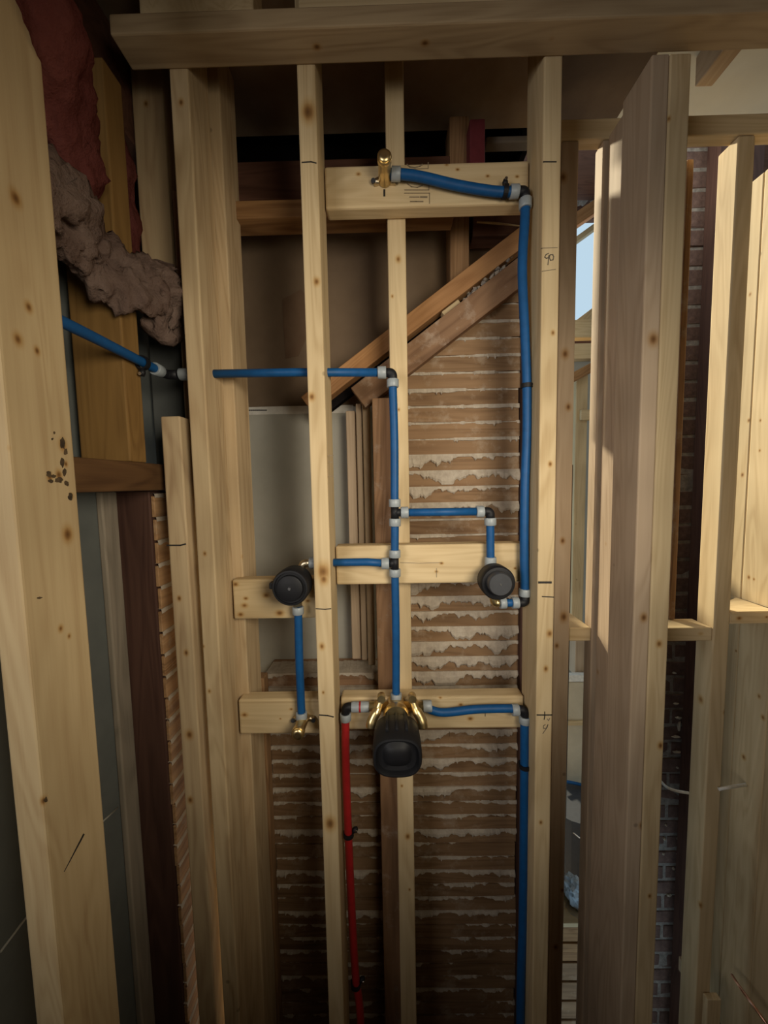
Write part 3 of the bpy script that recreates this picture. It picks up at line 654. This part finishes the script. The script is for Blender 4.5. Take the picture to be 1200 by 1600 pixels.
# tube along the left wall
A0, A1 = PXp(84, 478, -.474), PXp(263, 577, -.474)
A1.z = A0.z = zP2; A1.y = .800
p1 = pipe([Vector((-.474, .40, zP2)), Vector((-.474, .60, zP2+.002)), Vector((-.474, .785, zP2))], 'blue tube running along the left wall, clipped to the amber stud', rings=[((-.474, .770, zP2), (-.474, .792, zP2))])
elbow((-.474, .815, zP2), (0, -.024, 0), (.024, 0, 0), 'black elbow in the corner where the left wall tube turns')
clip((-.474, .735, zP2), (0, 1, 0), (-.1, 0, -.9), 'black clip holding the left wall tube to the amber stud', .0135)
XE = q(612, 581).x
p2 = pipe([(-.448, .815, zP2), (-.2, .815, zP2-.001), (XE-.016, .815, ZA(582, .815, 600))], 'long level blue tube passing through two drilled studs', rings=[((-.446, .815, zP2), (-.424, .815, zP2)), ((XE-.030, .815, ZA(582, .815, 600)), (XE-.012, .815, ZA(582, .815, 600)))], smooth=False)
EC = Vector((XE+.002, YP, ZA(582, .815, 612)))
elbow(EC, (-.016, 0, 0), (0, 0, -.016), 'black elbow at the top of the central blue tube')
zt1, zt2 = ZA(801, YP, 617), ZA(880, YP, 617)
XT = q(617, 801).x; XT2 = q(617, 880).x
def vpipe(xa, za, xb, zb, label, mat='blue', bow=0.0, r=R, Y=YP, ra=True, rb=True, rl=.017):
    """upright tube from (xa, za) down to (xb, zb) with a sleeve at either end"""
    a, b_ = Vector((xa, Y, za)), Vector((xb, Y, zb)); mid = (a+b_)/2+Vector((bow, 0, 0)); rg = []
    d = (b_-a).normalized()
    if ra: rg.append((a, a+d*rl))
    if rb: rg.append((b_-d*rl, b_))
    return pipe([a, a+d*rl*1.3, mid, b_-d*rl*1.3, b_], label, mat, r, rg)
vpipe(XE+.002, EC.z-.014, XT, zt1+.013, 'blue tube from the top elbow down to the upper tee', bow=.0015)
def tee(c, dirs, label):
    o = empty('tube_tee', c, label, 'fitting')
    first = True
    for dv in dirs:
        tube('branch' if not first else 'run', [Vector(c)-Vector(dv)*.0 if not first else Vector(c)-Vector(dv), Vector(c)+Vector(dv)], .0088, M['black'], o)
        first = False
    return o
tee((XT, YP, zt1), [(0, 0, .014), (.014, 0, 0)], 'black upper tee on the central blue tube')
XR = q(766, 801).x
p7z = zt1-.001
pipe([(XT+.013, YP, zt1), (XR-.014, YP, p7z)], 'level blue tube from the upper tee towards the right valve', rings=[((XT+.013, YP, zt1), (XT+.030, YP, zt1)), ((XR-.031, YP, p7z), (XR-.014, YP, p7z))], smooth=False)
elbow((XR, YP, p7z), (-.016, 0, 0), (0, 0, -.016), 'black elbow above the right control valve')
v2c = P(779, 909, .80)
vpipe(XR, p7z-.014, XR+.001, v2c.z+.038, 'short blue drop tube into the right control valve', rb=False)
vpipe(XT, zt1-.013, XT2, zt2+.013, 'short blue tube between the two tees')
tee((XT2, YP, zt2), [(0, 0, .014), (-.014, 0, 0)], 'black lower tee in front of the middle block')
x5 = q(484, 880).x
pipe([(XT2-.013, .815, zt2), (-.05, .815, zP5), (x5, .815, zP5)], 'level blue tube from the lower tee through the drilled stud', rings=[((XT2-.030, .8155, zt2), (XT2-.013, .8155, zt2)), ((x5, .815, zP5), (x5+.016, .815, zP5))], smooth=False)
mv = P(619, 1108, .80)
vpipe(XT2, zt2-.013, mv.x+.0005, ZA(1094, YP, 618), 'long blue tube from the lower tee down to the main valve', bow=.001)
# left control valve
v1c = P(455, 917, .80)
val1 = empty('control_valve', (v1c.x, .833, v1c.z), 'round black-capped valve on the knotty short block', 'valve')
lathe_y('body', v1c.x, v1c.z, [(.014, .8345), (.02, .83), (.021, .80), (.018, .795), (.018, .775)], M['nickel'], val1)
vf = P(453, 919, .757)
lathe_y('plaster_cap', vf.x, vf.z, [(.034, .806), (.0385, .804), (.0395, .785), (.0395, .762), (.037, .757), (.0335, .7565), (.0325, .760), (.028, .760), (.027, .753), (.0255, .752), (.004, .752)], M['black'], val1, 40)
tube('screw', [(vf.x, .753, vf.z), (vf.x, .7495, vf.z)], .0032, M['steel'], val1, seg=12)
bx = bmesh.new(); bm_box(bx, -.046, -.030, -.022, -.004, -.004, .010, .002); frombm('cap_tab', bx, M['black'], val1, (vf.x-v1c.x, .785-.833, vf.z-v1c.z))
tube('inlet_elbow', arc((x5-.018, .815, zP5), (.022, 0, 0), (0, 0, -.034)), .0088, M['nickel'], val1)
tube('inlet_nut', [(x5-.018, .815, zP5-.014), (x5-.018, .815, zP5-.024)], .0115, M['nickel'], val1, seg=6)
xd = q(466, 960).x
tube('outlet_stub', [(v1c.x+.008, .815, v1c.z-.018), (xd, YP, v1c.z-.048)], .010, M['nickel'], val1)
ob = P(472, 1128, .815)
vpipe(xd, ZA(948, YP, 466), ob.x-.001, ob.z+.006, 'blue tube from the left valve down to the tub outlet', bow=-.001, r=.0092)
def drop_ear(c, label, wall=YS, stub=.062, ang=0.0):
    """brass drop ear elbow: ears screwed to the block, round mouth towards the room"""
    c = Vector(c); o = empty('drop_ear_elbow', c, label, 'fitting')
    tube('mouth', [(c.x, wall-.002, c.z), (c.x, wall-.030, c.z), (c.x, wall-stub+.012, c.z), (c.x, wall-stub+.012, c.z), (c.x, wall-stub, c.z)], [.0135, .0128, .0122, .0142, .0142], M['brass'], o)
    tube('end_cap', [(c.x, wall-stub+.001, c.z), (c.x, wall-stub-.003, c.z), (c.x, wall-stub-.0045, c.z)], [.0132, .0118, .006], M['brass'], o)
    for s in (-1, 1):
        e = c+Vector((s*.024, wall-.003-c.y, -.004))
        tube('ear', [c+Vector((s*.008, wall-.004-c.y, 0)), e], [.008, .0065], M['nickel'], o, seg=10)
        tube('screw_head', [e+Vector((0, -.003, 0)), e+Vector((0, -.008, 0))], .0048, M['black2'], o, seg=10)
    return o
drop_ear(ob, 'brass tub outlet elbow on the plain short block')
tube('stem', [ob+Vector((0, 0, .008)), ob+Vector((0, 0, -.004))], .010, M['nickel'], bpy.data.objects['drop_ear_elbow'])
# right control valve
val2 = empty('control_valve', (v2c.x, .833, v2c.z), 'round grey-faced black valve below the right elbow', 'valve')
lathe_y('body', v2c.x, v2c.z, [(.014, .8345), (.022, .83), (.022, .79), (.018, .785), (.018, .77)], M['nickel'], val2)
vg = P(778, 911, .772); vh = P(782.5, 913.5, .745)
lathe_y('plaster_cap', vg.x, vg.z, [(.033, .806), (.036, .804), (.0365, .785), (.0365, .772), (.034, .768), (.028, .767)], M['black'], val2, 40)
lathe_y('cap_face', vh.x, vh.z, [(.024, .772), (.0245, .75), (.0235, .746), (.0225, .745), (.003, .745)], M['black2'], val2, 36)
tube('screw', [(vh.x, .7455, vh.z), (vh.x, .7435, vh.z)], .0018, M['steel'], val2, seg=10)
tube('inlet_collar', [(XR+.001, YP, v2c.z+.052), (XR+.001, YP, v2c.z+.048), (XR+.001, YP, v2c.z+.026)], [.0122, .0128, .0135], M['ring'], val2)
zb2 = ZA(942, YP, 790)
tube('outlet_elbow', arc((q(771, 942).x, YP, zb2), (0, 0, .026), (.016, 0, 0)), .0088, M['brass'], val2)
XQ = q(820, 938).x
pipe([(q(780, 942).x, YP, zb2), (XQ-.014, YP, zb2)], 'very short blue tube under the right control valve', rings=[((q(781, 942).x, YP, zb2), (q(790.5, 942).x, YP, zb2)), ((XQ-.029, YP, zb2), (XQ-.014, YP, zb2))], smooth=False)
elbow((XQ, YP, zb2), (-.016, 0, 0), (0, 0, .016), 'black elbow at the foot of the tall blue tube')
# tall tube up to the shower outlet
zE = ZA(299, YP, 821); XTt = q(821, 299).x
tp = [(XTt, YP, zE-.015), q(820, 345), q(816, 420), q(820, 520), q(823, 600), q(823, 680), q(820, 760), q(819, 860), (XQ, YP, zb2+.015)]
tp = [Vector(t) for t in tp]
pipe(tp, 'tall wavy blue tube rising beside the pencilled stud to the top block', r=.0096, rings=[(tp[0], tp[0]+Vector((0, 0, -.019))), (tp[-1]+Vector((0, 0, .017)), tp[-1])])
clip(q(823, 603), (0, 0, 1), (1, .1, 0), 'black clip halfway up the tall wavy tube', .0130)
elbow((XTt, YP, zE), (-.016, 0, 0), (0, 0, -.016), 'black elbow at the top of the tall wavy tube')
so = P(601, 272, .815)
tp = [Vector((so.x+.012, YP, so.z+.001)), q(625, 272), q(660, 277), q(715, 290), q(770, 299), q(800, 300), Vector((XTt-.014, YP, zE))]
pipe(tp, 'curved blue tube across the stamped top block', r=.0098, rings=[(tp[0]+Vector((.002, 0, 0)), tp[0]+Vector((.021, 0, -.001))), (tp[-1]+Vector((-.018, 0, 0)), tp[-1])])
clip(q(789, 299.5), (1, 0, -.05), (.05, .1, 1), 'black clip holding the curved tube on the top block', .0135)
drop_ear(so, 'brass shower outlet elbow at the left of the top block')
# main valve
val = empty('mixing_valve', (mv.x, .833, mv.z), 'brass mixing valve with a large black guard on the lower block', 'valve')
lathe_y('body', mv.x, mv.z, [(.018, .8345), (.019, .83), (.019, .796), (.027, .786), (.029, .776), (.026, .768)], M['brass'], val)
tube('top_port', [(mv.x+.0005, YP, mv.z+.004), (mv.x+.0005, YP, mv.z+.018)], .011, M['brass'], val)
for s in (-1, 1):
    tube('side_port', [(mv.x+s*.018, YP, mv.z-.004), (mv.x+s*.040, YP, mv.z-.004), (mv.x+s*.0405, YP, mv.z-.004), (mv.x+s*.050, YP, mv.z-.004), (mv.x+s*.0505, YP, mv.z-.004), (mv.x+s*.064, YP, mv.z-.004)], [.011, .011, .0142, .0142, .011, .010], M['brass'], val)
    a = P(620+s*24, 1092, .79); b_ = P(620+s*38, 1124, .775); c_ = P(620+s*40, 1136, .772)
    tube('mounting_arm', smooth_path([a, (a+b_)/2+Vector((-s*.002, 0, 0)), b_, c_], 5), [.0085]*6+[.011]*5+[.012]*5, M['brass'], val, seg=10)
    tube('arm_boss', [a+Vector((0, .006, .004)), a+Vector((0, -.010, .004))], .0092, M['brass'], val, seg=12)
    tube('stop_screw', [P(620+s*18, 1124, .772), P(620+s*18, 1124, .764)], .0065, M['brass'], val, seg=12)
zt_, zb_g = P(620, 1121, .752).z, P(620, 1217, .688).z
gz = (zt_+zb_g)/2; gr = (zt_-zb_g)/2; gx = P(620.5, 1165, .70).x; g = .0495
lathe_y('plaster_guard', gx, gz, [(.030, .770), (.045, .768), (.0480, .762), (.0490, .74), (g, .715), (.0490, .693), (.0465, .688), (.0430, .687), (.041, .690), (.039, .698), (.030, .700), (.028, .699), (.024, .694), (.014, .690), (.004, .689)], M['black'], val, 48, 2.8, gr/g)
for k in (-.020, .020, 0):
    tube('guard_rib', [(gx+k, .768, gz+gr*.985), (gx+k, .710, gz+gr*.985)], .0036, M['black'], val, seg=8)
zm = mv.z-.004
xr0, xr1 = mv.x+.062, XQ-.016+.002
tp = [Vector((xr0, YP, zm)), q(690, 1113), q(745, 1108), q(800, 1107), Vector((q(820, 1112).x-.014, YP, ZA(1109, YP, 815)))]
pipe(tp, 'gently bowed blue tube from the main valve to the right', r=.0094, rings=[(tp[0], tp[0]+Vector((.020, 0, 0))), (tp[-1]-Vector((.016, 0, .000)), tp[-1])])
XZ = q(820, 1112).x; zz = ZA(1109, YP, 815)
elbow((XZ, YP, zz), (-.016, 0, 0), (0, 0, -.018), 'black elbow right of the main valve')
tp = [Vector((XZ, YP, zz-.015)), q(820, 1150), q(819, 1300), q(817, 1450), q(814, 1540), Vector((q(813, 1600).x, YP, .045))]
pipe(tp, 'blue supply tube dropping to the floor right of the main valve', r=.0104, rings=[(tp[0], tp[0]+Vector((0, 0, -.017)))])
clip(q(819.5, 1196), (0, 0, 1), (1, .1, 0), 'black clip on the blue supply tube low on the right', .0138)
# hot side
XH = q(540, 1118).x
hl = [Vector((mv.x-.062, YP, zm)), Vector((XH+.014, YP, zm))]
hs = empty('coupling_sleeve', (mv.x-.075, YP, zm), 'frosted sleeve with a red band left of the main valve', 'fitting')
tube('sleeve', [hl[0], hl[0]-Vector((.002, 0, 0)), hl[1]+Vector((.002, 0, 0)), hl[1]], [.0105, .0118, .0118, .0105], M['ring'], hs)
mx = (hl[0].x+hl[1].x)/2
tube('red_band', [(mx+.0015, YP, zm), (mx-.0025, YP, zm)], .0121, M['red'], hs)
elbow((XH, YP, zm), (-.0, 0, 0) if False else (.016, 0, 0), (0, 0, -.018), 'black elbow where the red tube meets the main valve')
tp = [Vector((XH, YP, zm-.015)), q(540, 1180), q(544, 1300), q(551, 1450), q(556, 1530), q(563, 1590), Vector((q(566, 1650).x, YP, .045))]
pipe(tp, 'red hot water tube rising from the floor to the main valve', 'red', r=.0094, rings=[(tp[0], tp[0]+Vector((0, 0, -.017)))], name='hot_water_tube')
clip(q(544.5, 1303), (0.05, 0, 1), (1, .1, .6), 'black clip partway down the red tube', .0128)
clip(q(556, 1537), (0.08, 0, 1), (1, .1, .6), 'black clip near the foot of the red tube', .0128)

# ------------------------------------------------------------------ second wall and the bay on the right
Y2 = 0.940
zp2 = ZA(217, Y2, 960)
box('top_plate', XA(866, Y2), 1.9, Y2-.002, Y2+.030, zp2, zp2+.045, M['pine_x'], 'pine top plate of the second wall, under the ceiling', 'plate', axis='X')
stud('wall_stud', 868, 893.5, Y2, Y2+.089, 0.0, zp2-.001, 'reddish pine stud just behind the pencilled stud', knots=[(883, 553, Y2, .009), (888, 636, Y2, .007), (881, 964, Y2, .010), (870, 1009, Y2, .006), (879, 845, Y2, .006), (868, 1480, Y2, .006), (879, 1391, Y2, .005), (880, 277, Y2, .009)], woodc=(RL, RD))
stud('jack_stud', 929, 968, Y2, Y2+.036, 0.0, zp2-.001, 'sunlit-edged jack stud across the narrow gap', mat='red_z', cat='stud')
xk = P(937, 800, .930).x
box('jack_stud', xk, xk+.075, .862, .932, 0.0, zp2-.001, None, 'shaded jack stud tucked behind the doubled pair', 'stud', knots=[(P(944, 850, .9), .004), (P(936, 1050, .92), .005)], woodc=((.50, .38, .27), (.36, .26, .17)))
sE = stud('wall_stud', 1125, 1149.5, Y2, Y2+.055, 0.0, zp2-.001, 'pale pine stud right of the bricks, knots down its side', knots=[(1125, 470, Y2, .007), (1116, 758, Y2, .006), (1093, 1093, Y2+.03, .008), (1094, 1415, Y2, .007), (1133, 1113, Y2, .005), (1103, 958, Y2+.04, .004)])
XEl, XEr = rng(sE); XDr = rng(sD2)[1]
zb0, zb1 = ZA(1002, Y2+.004, 1080), ZA(981, Y2+.004, 1080)
box('blocking_board', XDr-.02, XEl-.0005, Y2+.004, Y2+.07, zb0, zb1, None, 'flat pine block bridging the bay in front of the bricks', 'blocking', axis='X', knots=[(P(1097, 991, Y2), .005)])
zg0, zg1 = ZA(1002, Y2+.002, 900), ZA(981, Y2+.002, 900)
box('blocking_board', XA(893.8, Y2)+.0005, XA(929, Y2)-.0005, Y2+.002, Y2+.140, zg0, zg1, M['pine_x'], 'flat sunlit block across the narrow gap beside the jack stud', 'blocking', axis='X')
XG = 1.0
zf0, zf1 = ZA(975, Y2, 1170), ZA(956, Y2, 1170)
fo = Vector(((XEr+XG)/2, Y2, zf0)); bm = bmesh.new()
pf = [(XEr+.001, Y2), (XG-.003, Y2), (XG-.003, Y2+.155), (XEr+.19, Y2+.155), (XEr+.001, Y2+.045)]
lo = [bm.verts.new(Vector((x, y, zf0))-fo) for x, y in pf]; hi = [bm.verts.new(Vector((x, y, zf1))-fo) for x, y in pf]
bm.faces.new(lo[::-1]); bm.faces.new(hi)
for k in range(5): bm.faces.new((lo[k], lo[(k+1) % 5], hi[(k+1) % 5], hi[k]))
bmesh.ops.bevel(bm, geom=bm.edges[:], offset=.003, segments=2, affect='EDGES')
tag(frombm('blocking_board', bm, lumber(PL, PD, 'X', [tuple(P(1155, 966, Y2)-fo)+(.005,), tuple(P(1198, 964, Y2)-fo)+(.003,)]), None, fo), 'pine block in the corner beside the wide sunlit lumber', 'blocking')
gk = [(1172, 460, .004), (1170, 657, .004), (1188, 657, .003), (1187, 704, .003), (1160, 742, .004), (1186, 1088, .005), (1162, 1183, .006), (1192, 1121, .006), (1150, 1017, .003), (1178, 905, .003), (1170, 902, .004)]
for i, (ya, yb, lab) in enumerate(((.80, .955, 'wide sunlit lumber of the built-up corner, closest to the viewer'), (.956, 1.045, 'second sunlit lumber piece in the built-up corner'), (1.046, 1.19, 'rearmost sunlit lumber piece of the built-up corner'))):
    box('corner_lumber', XG, XG+.045, ya, yb, 0.0, zp2-.001, None, lab, 'stud', knots=[(PXp(x, y, XG), r) for x, y, r in gk], woodc=(PL, PD))
# joist over the right bay
box('ceiling_joist', .724, .764, .772, .936, CAM.z+.90, ZCEIL-.001, M['red_y'], 'ceiling joist running back over the brick bay', 'joist', axis='Y')
box('ceiling_strip', .60, .716, .772, .80, CAM.z+.94, ZCEIL-.001, M['pine_x'], 'short pale strip under the ceiling left of the bay joist', 'strip', axis='X')
box('rough_board', XA(1052, 1.0), XA(1062, 1.0), 1.0, 1.06, zb1+.001, zp2-.001, M['post'], 'rough-edged old board with mortar beside the bricks', 'board')
# brick stack
YK = 1.60
ch = empty('brick_chimney', (1.2, YK, -1.0), 'dark old brick stack seen deep in the right bay', 'chimney')
xk0, xk1 = XA(1050, YK), XA(1097, YK)
bm = bmesh.new(); bm_box(bm, xk0-.19-1.2, xk1+.0-1.2, .0025, .10, 0, 4.3, 0); frombm('mortar_core', bm, M['mortar'], ch)
brick_me = []
for v_ in range(6):
    bm = bmesh.new(); bm_box(bm, 0, .215, 0, .09, 0, .064, .004, 1)
    for vv in bm.verts: vv.co += Vector((random.uniform(-.0015, .0015), random.uniform(-.003, .003), random.uniform(-.0015, .0015)))
    me = bpy.data.meshes.new('brick'); bmesh.ops.recalc_face_normals(bm, faces=bm.faces[:]); bm.to_mesh(me); bm.free(); me.materials.append(M['brick']); brick_me.append(me)
for r_ in range(56):
    off = -.128 if (r_ % 2 and r_*.0755 < 2.0) else -.02*(r_ % 2)
    x = xk0-.06+off-1.2
    while x < xk1-1.2-.02:
        wx = min(.215, xk1-1.2-x)
        o = link('brick', random.choice(brick_me), None, ch, (x, random.uniform(-.003, .002), .004+r_*.0755))
        o.scale = (wx/.215, 1, 1)
        x += .226
# lime drips on the brick face
bm = bmesh.new()
for (px_, py_, w_, h_) in ((1061, 1122, 11, 5), (1062, 1135, 4, 18), (1058, 1152, 14, 4), (1059, 1176, 12, 4), (1059, 1200, 5, 4), (1057, 1100, 10, 3), (1055, 1052, 7, 3), (1041, 1290, 4, 4), (1064, 1289, 4, 4), (1039, 1312, 5, 5), (1061, 1312, 5, 5), (1037, 1335, 5, 5), (1060, 1335, 5, 5), (1046, 1400, 8, 5), (1053, 1358, 4, 4)):
    c_ = P(px_, py_, YK-.006); rx, rz = w_/FPX*YK/2, h_/FPX*YK/2
    vs = []
    for k in range(14):
        a = 2*math.pi*k/14; s = random.uniform(.6, 1.2); vs.append(bm.verts.new(c_-ch.location+Vector((math.cos(a)*rx*s, random.uniform(0, .002), math.sin(a)*rz*s))))
    vc = bm.verts.new(c_-ch.location+Vector((0, -.005, 0)))
    vb = [bm.verts.new(v.co+Vector((0, .010, 0))) for v in vs]
    for k in range(14):
        bm.faces.new((vs[k], vs[(k+1) % 14], vc)); bm.faces.new((vs[k], vb[k], vb[(k+1) % 14], vs[(k+1) % 14]))
frombm('lime_drips', bm, M['plaster'], ch)['kind'] = 'stuff'
box('gap_shade', XA(1099, 1.5), XA(1125, 1.5)+.10, 1.50, 1.56, -1.0, 3.2, M['dark_z'], 'black strip standing in for the shaded gap right of the bricks', 'post')  # dark strip put in where only a shaded gap shows
box('sole_plate', XDr-.3, XG-.001, Y2-.002, Y2+.09, -.0, .0005+.0, M['pine_x']) if False else None
# cables and copper
t = tube('white_cable', smooth_path([P(1030, 1218, 1.02), P(1042, 1230, .99), P(1058, 1236, .985), P(1076, 1239, .985)], 8), .0036, M['white'], seg=10); tag(t, 'white cable sagging across the bay in front of the bricks', 'cable')
t = tube('white_cable', smooth_path([P(1123, 1233, .93), P(1140, 1230, .935), P(1166, 1226, PXp(1166, 1226, XG).y)], 8), .0040, M['white'], seg=10); tag(t, 'white cable stub sticking out of the corner lumber', 'cable')
t = tube('copper_pipe', [P(1144, 1524, .96), P(1160, 1548, .91), P(1204, 1608, .84)], .0038, M['copper'], seg=12); tag(t, 'thin copper pipe slanting down at the lower right corner', 'pipe')
zbb = ZA(1556, .93, 1115)
box('packing_piece', XA(1103, .925, 1580), XA(1125, .925, 1580), .922, .9385, 0, zbb, M['pine_z'], 'short pale offcut standing against the foot of the pale stud', 'offcut')

# ------------------------------------------------------------------ open room seen through the narrow gap
YF_ = 2.40
def far(name, l, r, t, b_, Y, dep, mat, label, cat, ref=914, axis='Z', ax=0.0):
    return box(name, XA(l, Y, (t+b_)/2), XA(r, Y, (t+b_)/2), Y, Y+dep, ZA(b_, Y, ref), ZA(t, Y, ref), M[mat], label, cat, bev=.004)
far('far_stud', 897, 915, 586, 975, 2.3, .09, 'pine_z', 'sunlit far stud seen in the narrow gap', 'stud')
far('far_stud', 899, 913, 1000, 1056, 2.34, .09, 'red_z', 'pinkish far stud below the block in the narrow gap', 'stud')
far('far_block', 908, 926, 640, 656, 2.28, .04, 'pine_x', 'small far block nailed between the far studs', 'blocking')
far('far_beam', 880, 940, 499, 527, 2.25, .06, 'pine_x', 'pale far beam below the sky in the gap', 'beam')
far('far_beam', 880, 940, 536, 560, 2.25, .06, 'pine_x', 'second pale far beam, below the dark slot', 'beam')
far('dark_slot_board', 840, 990, 525, 561, 2.61, .028, 'dark_x', 'dark slot board between two far beams', 'board')
far('beige_board', 860, 960, 1066, 1420, 2.30, .02, 'beige', 'beige board low in the far room', 'board')
far('white_pipe', 880, 935, 1055, 1065.5, 2.29, .04, 'white', 'white pipe lying on the beige board in the far room', 'pipe')
far('far_strip', 872, 950, 1127, 1134, 2.285, .014, 'pine_x', 'pale strip across the beige far board', 'strip')
def far_slope(name, a, b_, th, Y, mat, label, cat='rafter'): return slope_board(name, a, b_, th, Y, Y+.06, M[mat], label, cat)
far_slope('far_rafter', (880, 345), (960, 290), 22, 2.42, 'rafter', 'brown far rafter above the patch of sky')
far_slope('far_rafter', (880, 384), (960, 326), 9, 2.40, 'pine_x', 'sunlit edge board under the brown far rafter', 'board')
far_slope('far_rafter', (885, 512), (960, 455), 20, 2.35, 'pine_x', 'pale far rafter below the patch of sky')
far_slope('far_rafter', (880, 590), (945, 555), 16, 2.24, 'old_x', 'grey-brown far brace above the far stud', 'brace')
rb = empty('far_rubble', P(914, 305, 2.44), 'grey masonry lumps above the far rafter', 'rubble')
for k in range(16):
    crumb(rb, P(890+random.random()*50, 285+random.random()*48, 2.542), random.uniform(.02, .038), M['mortar'], 'masonry_lump')
t = tube('far_tube', [P(872, 1219, 2.2), P(900, 1224, 2.2), P(930, 1232, 2.2)], .009, M['blue'], seg=10); tag(t, 'blue tube crossing low in the far room', 'tube')
bk = empty('bucket', (P(890, 1300, 2.1).x, 2.1, -1.0), 'black bucket on the floor of the far room', 'bucket')
o_ = bk.location
zb_, ztp = ZA(1375, 2.1, 900)+1.0, ZA(1252, 2.1, 900)+1.0
bm = bmesh.new(); bm_tube(bm, [Vector((0.02, 0, zb_)), Vector((0.02, 0, ztp-.02)), Vector((.02, 0, ztp-.02)), Vector((0.02, 0, ztp))], [.115, .145, .15, .15], 24); frombm('pail', bm, M['black2'], bk)
tube('handle', smooth_path([o_+Vector((-.12, -.06, ztp-.02)), o_+Vector((.02, -.15, ztp-.10)), o_+Vector((.16, -.06, ztp-.02))], 8), .004, M['steel'], bk, seg=8)
zq = ZA(1375, 2.1, 900)-.0005
box('packing_crate', XA(860, 2.1, 1400), XA(945, 2.1, 1400), 1.93, 2.27, -1.0, zq, M['beige'], 'beige crate under the black bucket in the far room', 'crate', bev=.004)
zw = ZA(1433, 1.35, 900)
lowb = empty('low_boards', (XA(905, 1.35, 1500), 1.35, -1.0), 'low boarded partition under the blue plastic bag', 'partition')
box('cap_board', XA(870, 1.35, 1500), XA(960, 1.35, 1500), 1.33, 1.49, zw-.02, zw, M['pine_x'], parent=lowb)
zz_ = zw-.021
for k in range(12):
    box('board', XA(872, 1.35, 1500), XA(955, 1.35, 1500), 1.345+.004*(k % 2), 1.37, zz_-.042, zz_-.003, M['old_x'] if k < 4 else M['lath'], parent=lowb, bev=.002)
    zz_ -= .043
box('leg', XA(880, 1.35, 1500), XA(950, 1.35, 1500), 1.375, 1.45, -1.0, zw-.021, M['dark_z'], parent=lowb)
# plastic bag
from mathutils import noise
bm = bmesh.new(); bmesh.ops.create_icosphere(bm, subdivisions=4, radius=1)
bc = P(905, 1402, 1.41)
for v in bm.verts:
    nz = 1+.25*noise.fractal(v.co*2.5, .8, 2, 4); v.co = Vector((v.co.x*.06*nz, v.co.y*.05*nz, v.co.z*.07*nz+(v.co.x*-.04)))
    if bc.z+v.co.z < zw: v.co.z = zw-bc.z
bagm = frombm('plastic_bag', bm, M['film'], None, bc); tag(bagm, 'crumpled clear and blue plastic bag low in the narrow gap', 'bag')
bm = bmesh.new(); bmesh.ops.create_icosphere(bm, subdivisions=3, radius=1)
for v in bm.verts:
    nz = 1+.2*noise.fractal(v.co*3, .8, 2, 4); v.co = Vector((v.co.x*.065*nz, v.co.y*.045*nz-.03, v.co.z*.022*nz-.055))
    if bc.z+v.co.z < zw: v.co.z = zw-bc.z
frombm('blue_lining', bm, M['bag'], bagm)

# ------------------------------------------------------------------ phrases shared by repeats
GROUPS = {'wall_stud': 'full height pine studs', 'cripple_stud': 'short pine studs', 'jack_stud': 'jack studs', 'blocking_board': 'pine blocking between studs', 'ceiling_joist': 'joists and blocking under the ceiling',
          'corner_lumber': 'lumber of the built-up corner', 'jamb_board': 'jamb boards by the grey drywall', 'old_beam': 'old beams under the ceiling', 'water_tube': 'blue water tubing', 'tube_elbow': 'black tube elbows',
          'tube_tee': 'black tube tees', 'pipe_clip': 'black pipe clips', 'control_valve': 'black-capped control valves', 'drop_ear_elbow': 'brass drop ear elbows', 'insulation_batt': 'fibreglass in the left wall',
          'white_cable': 'white cables', 'far_stud': 'far room studs', 'far_beam': 'far room beams', 'far_rafter': 'far room rafters', 'old_stud': 'old studs of the left wall'}
for o in C.objects:
    if o.parent is None and 'category' in o.keys() and 'group' not in o.keys():
        g_ = GROUPS.get(o.name.split('.')[0])
        if g_: o['group'] = g_
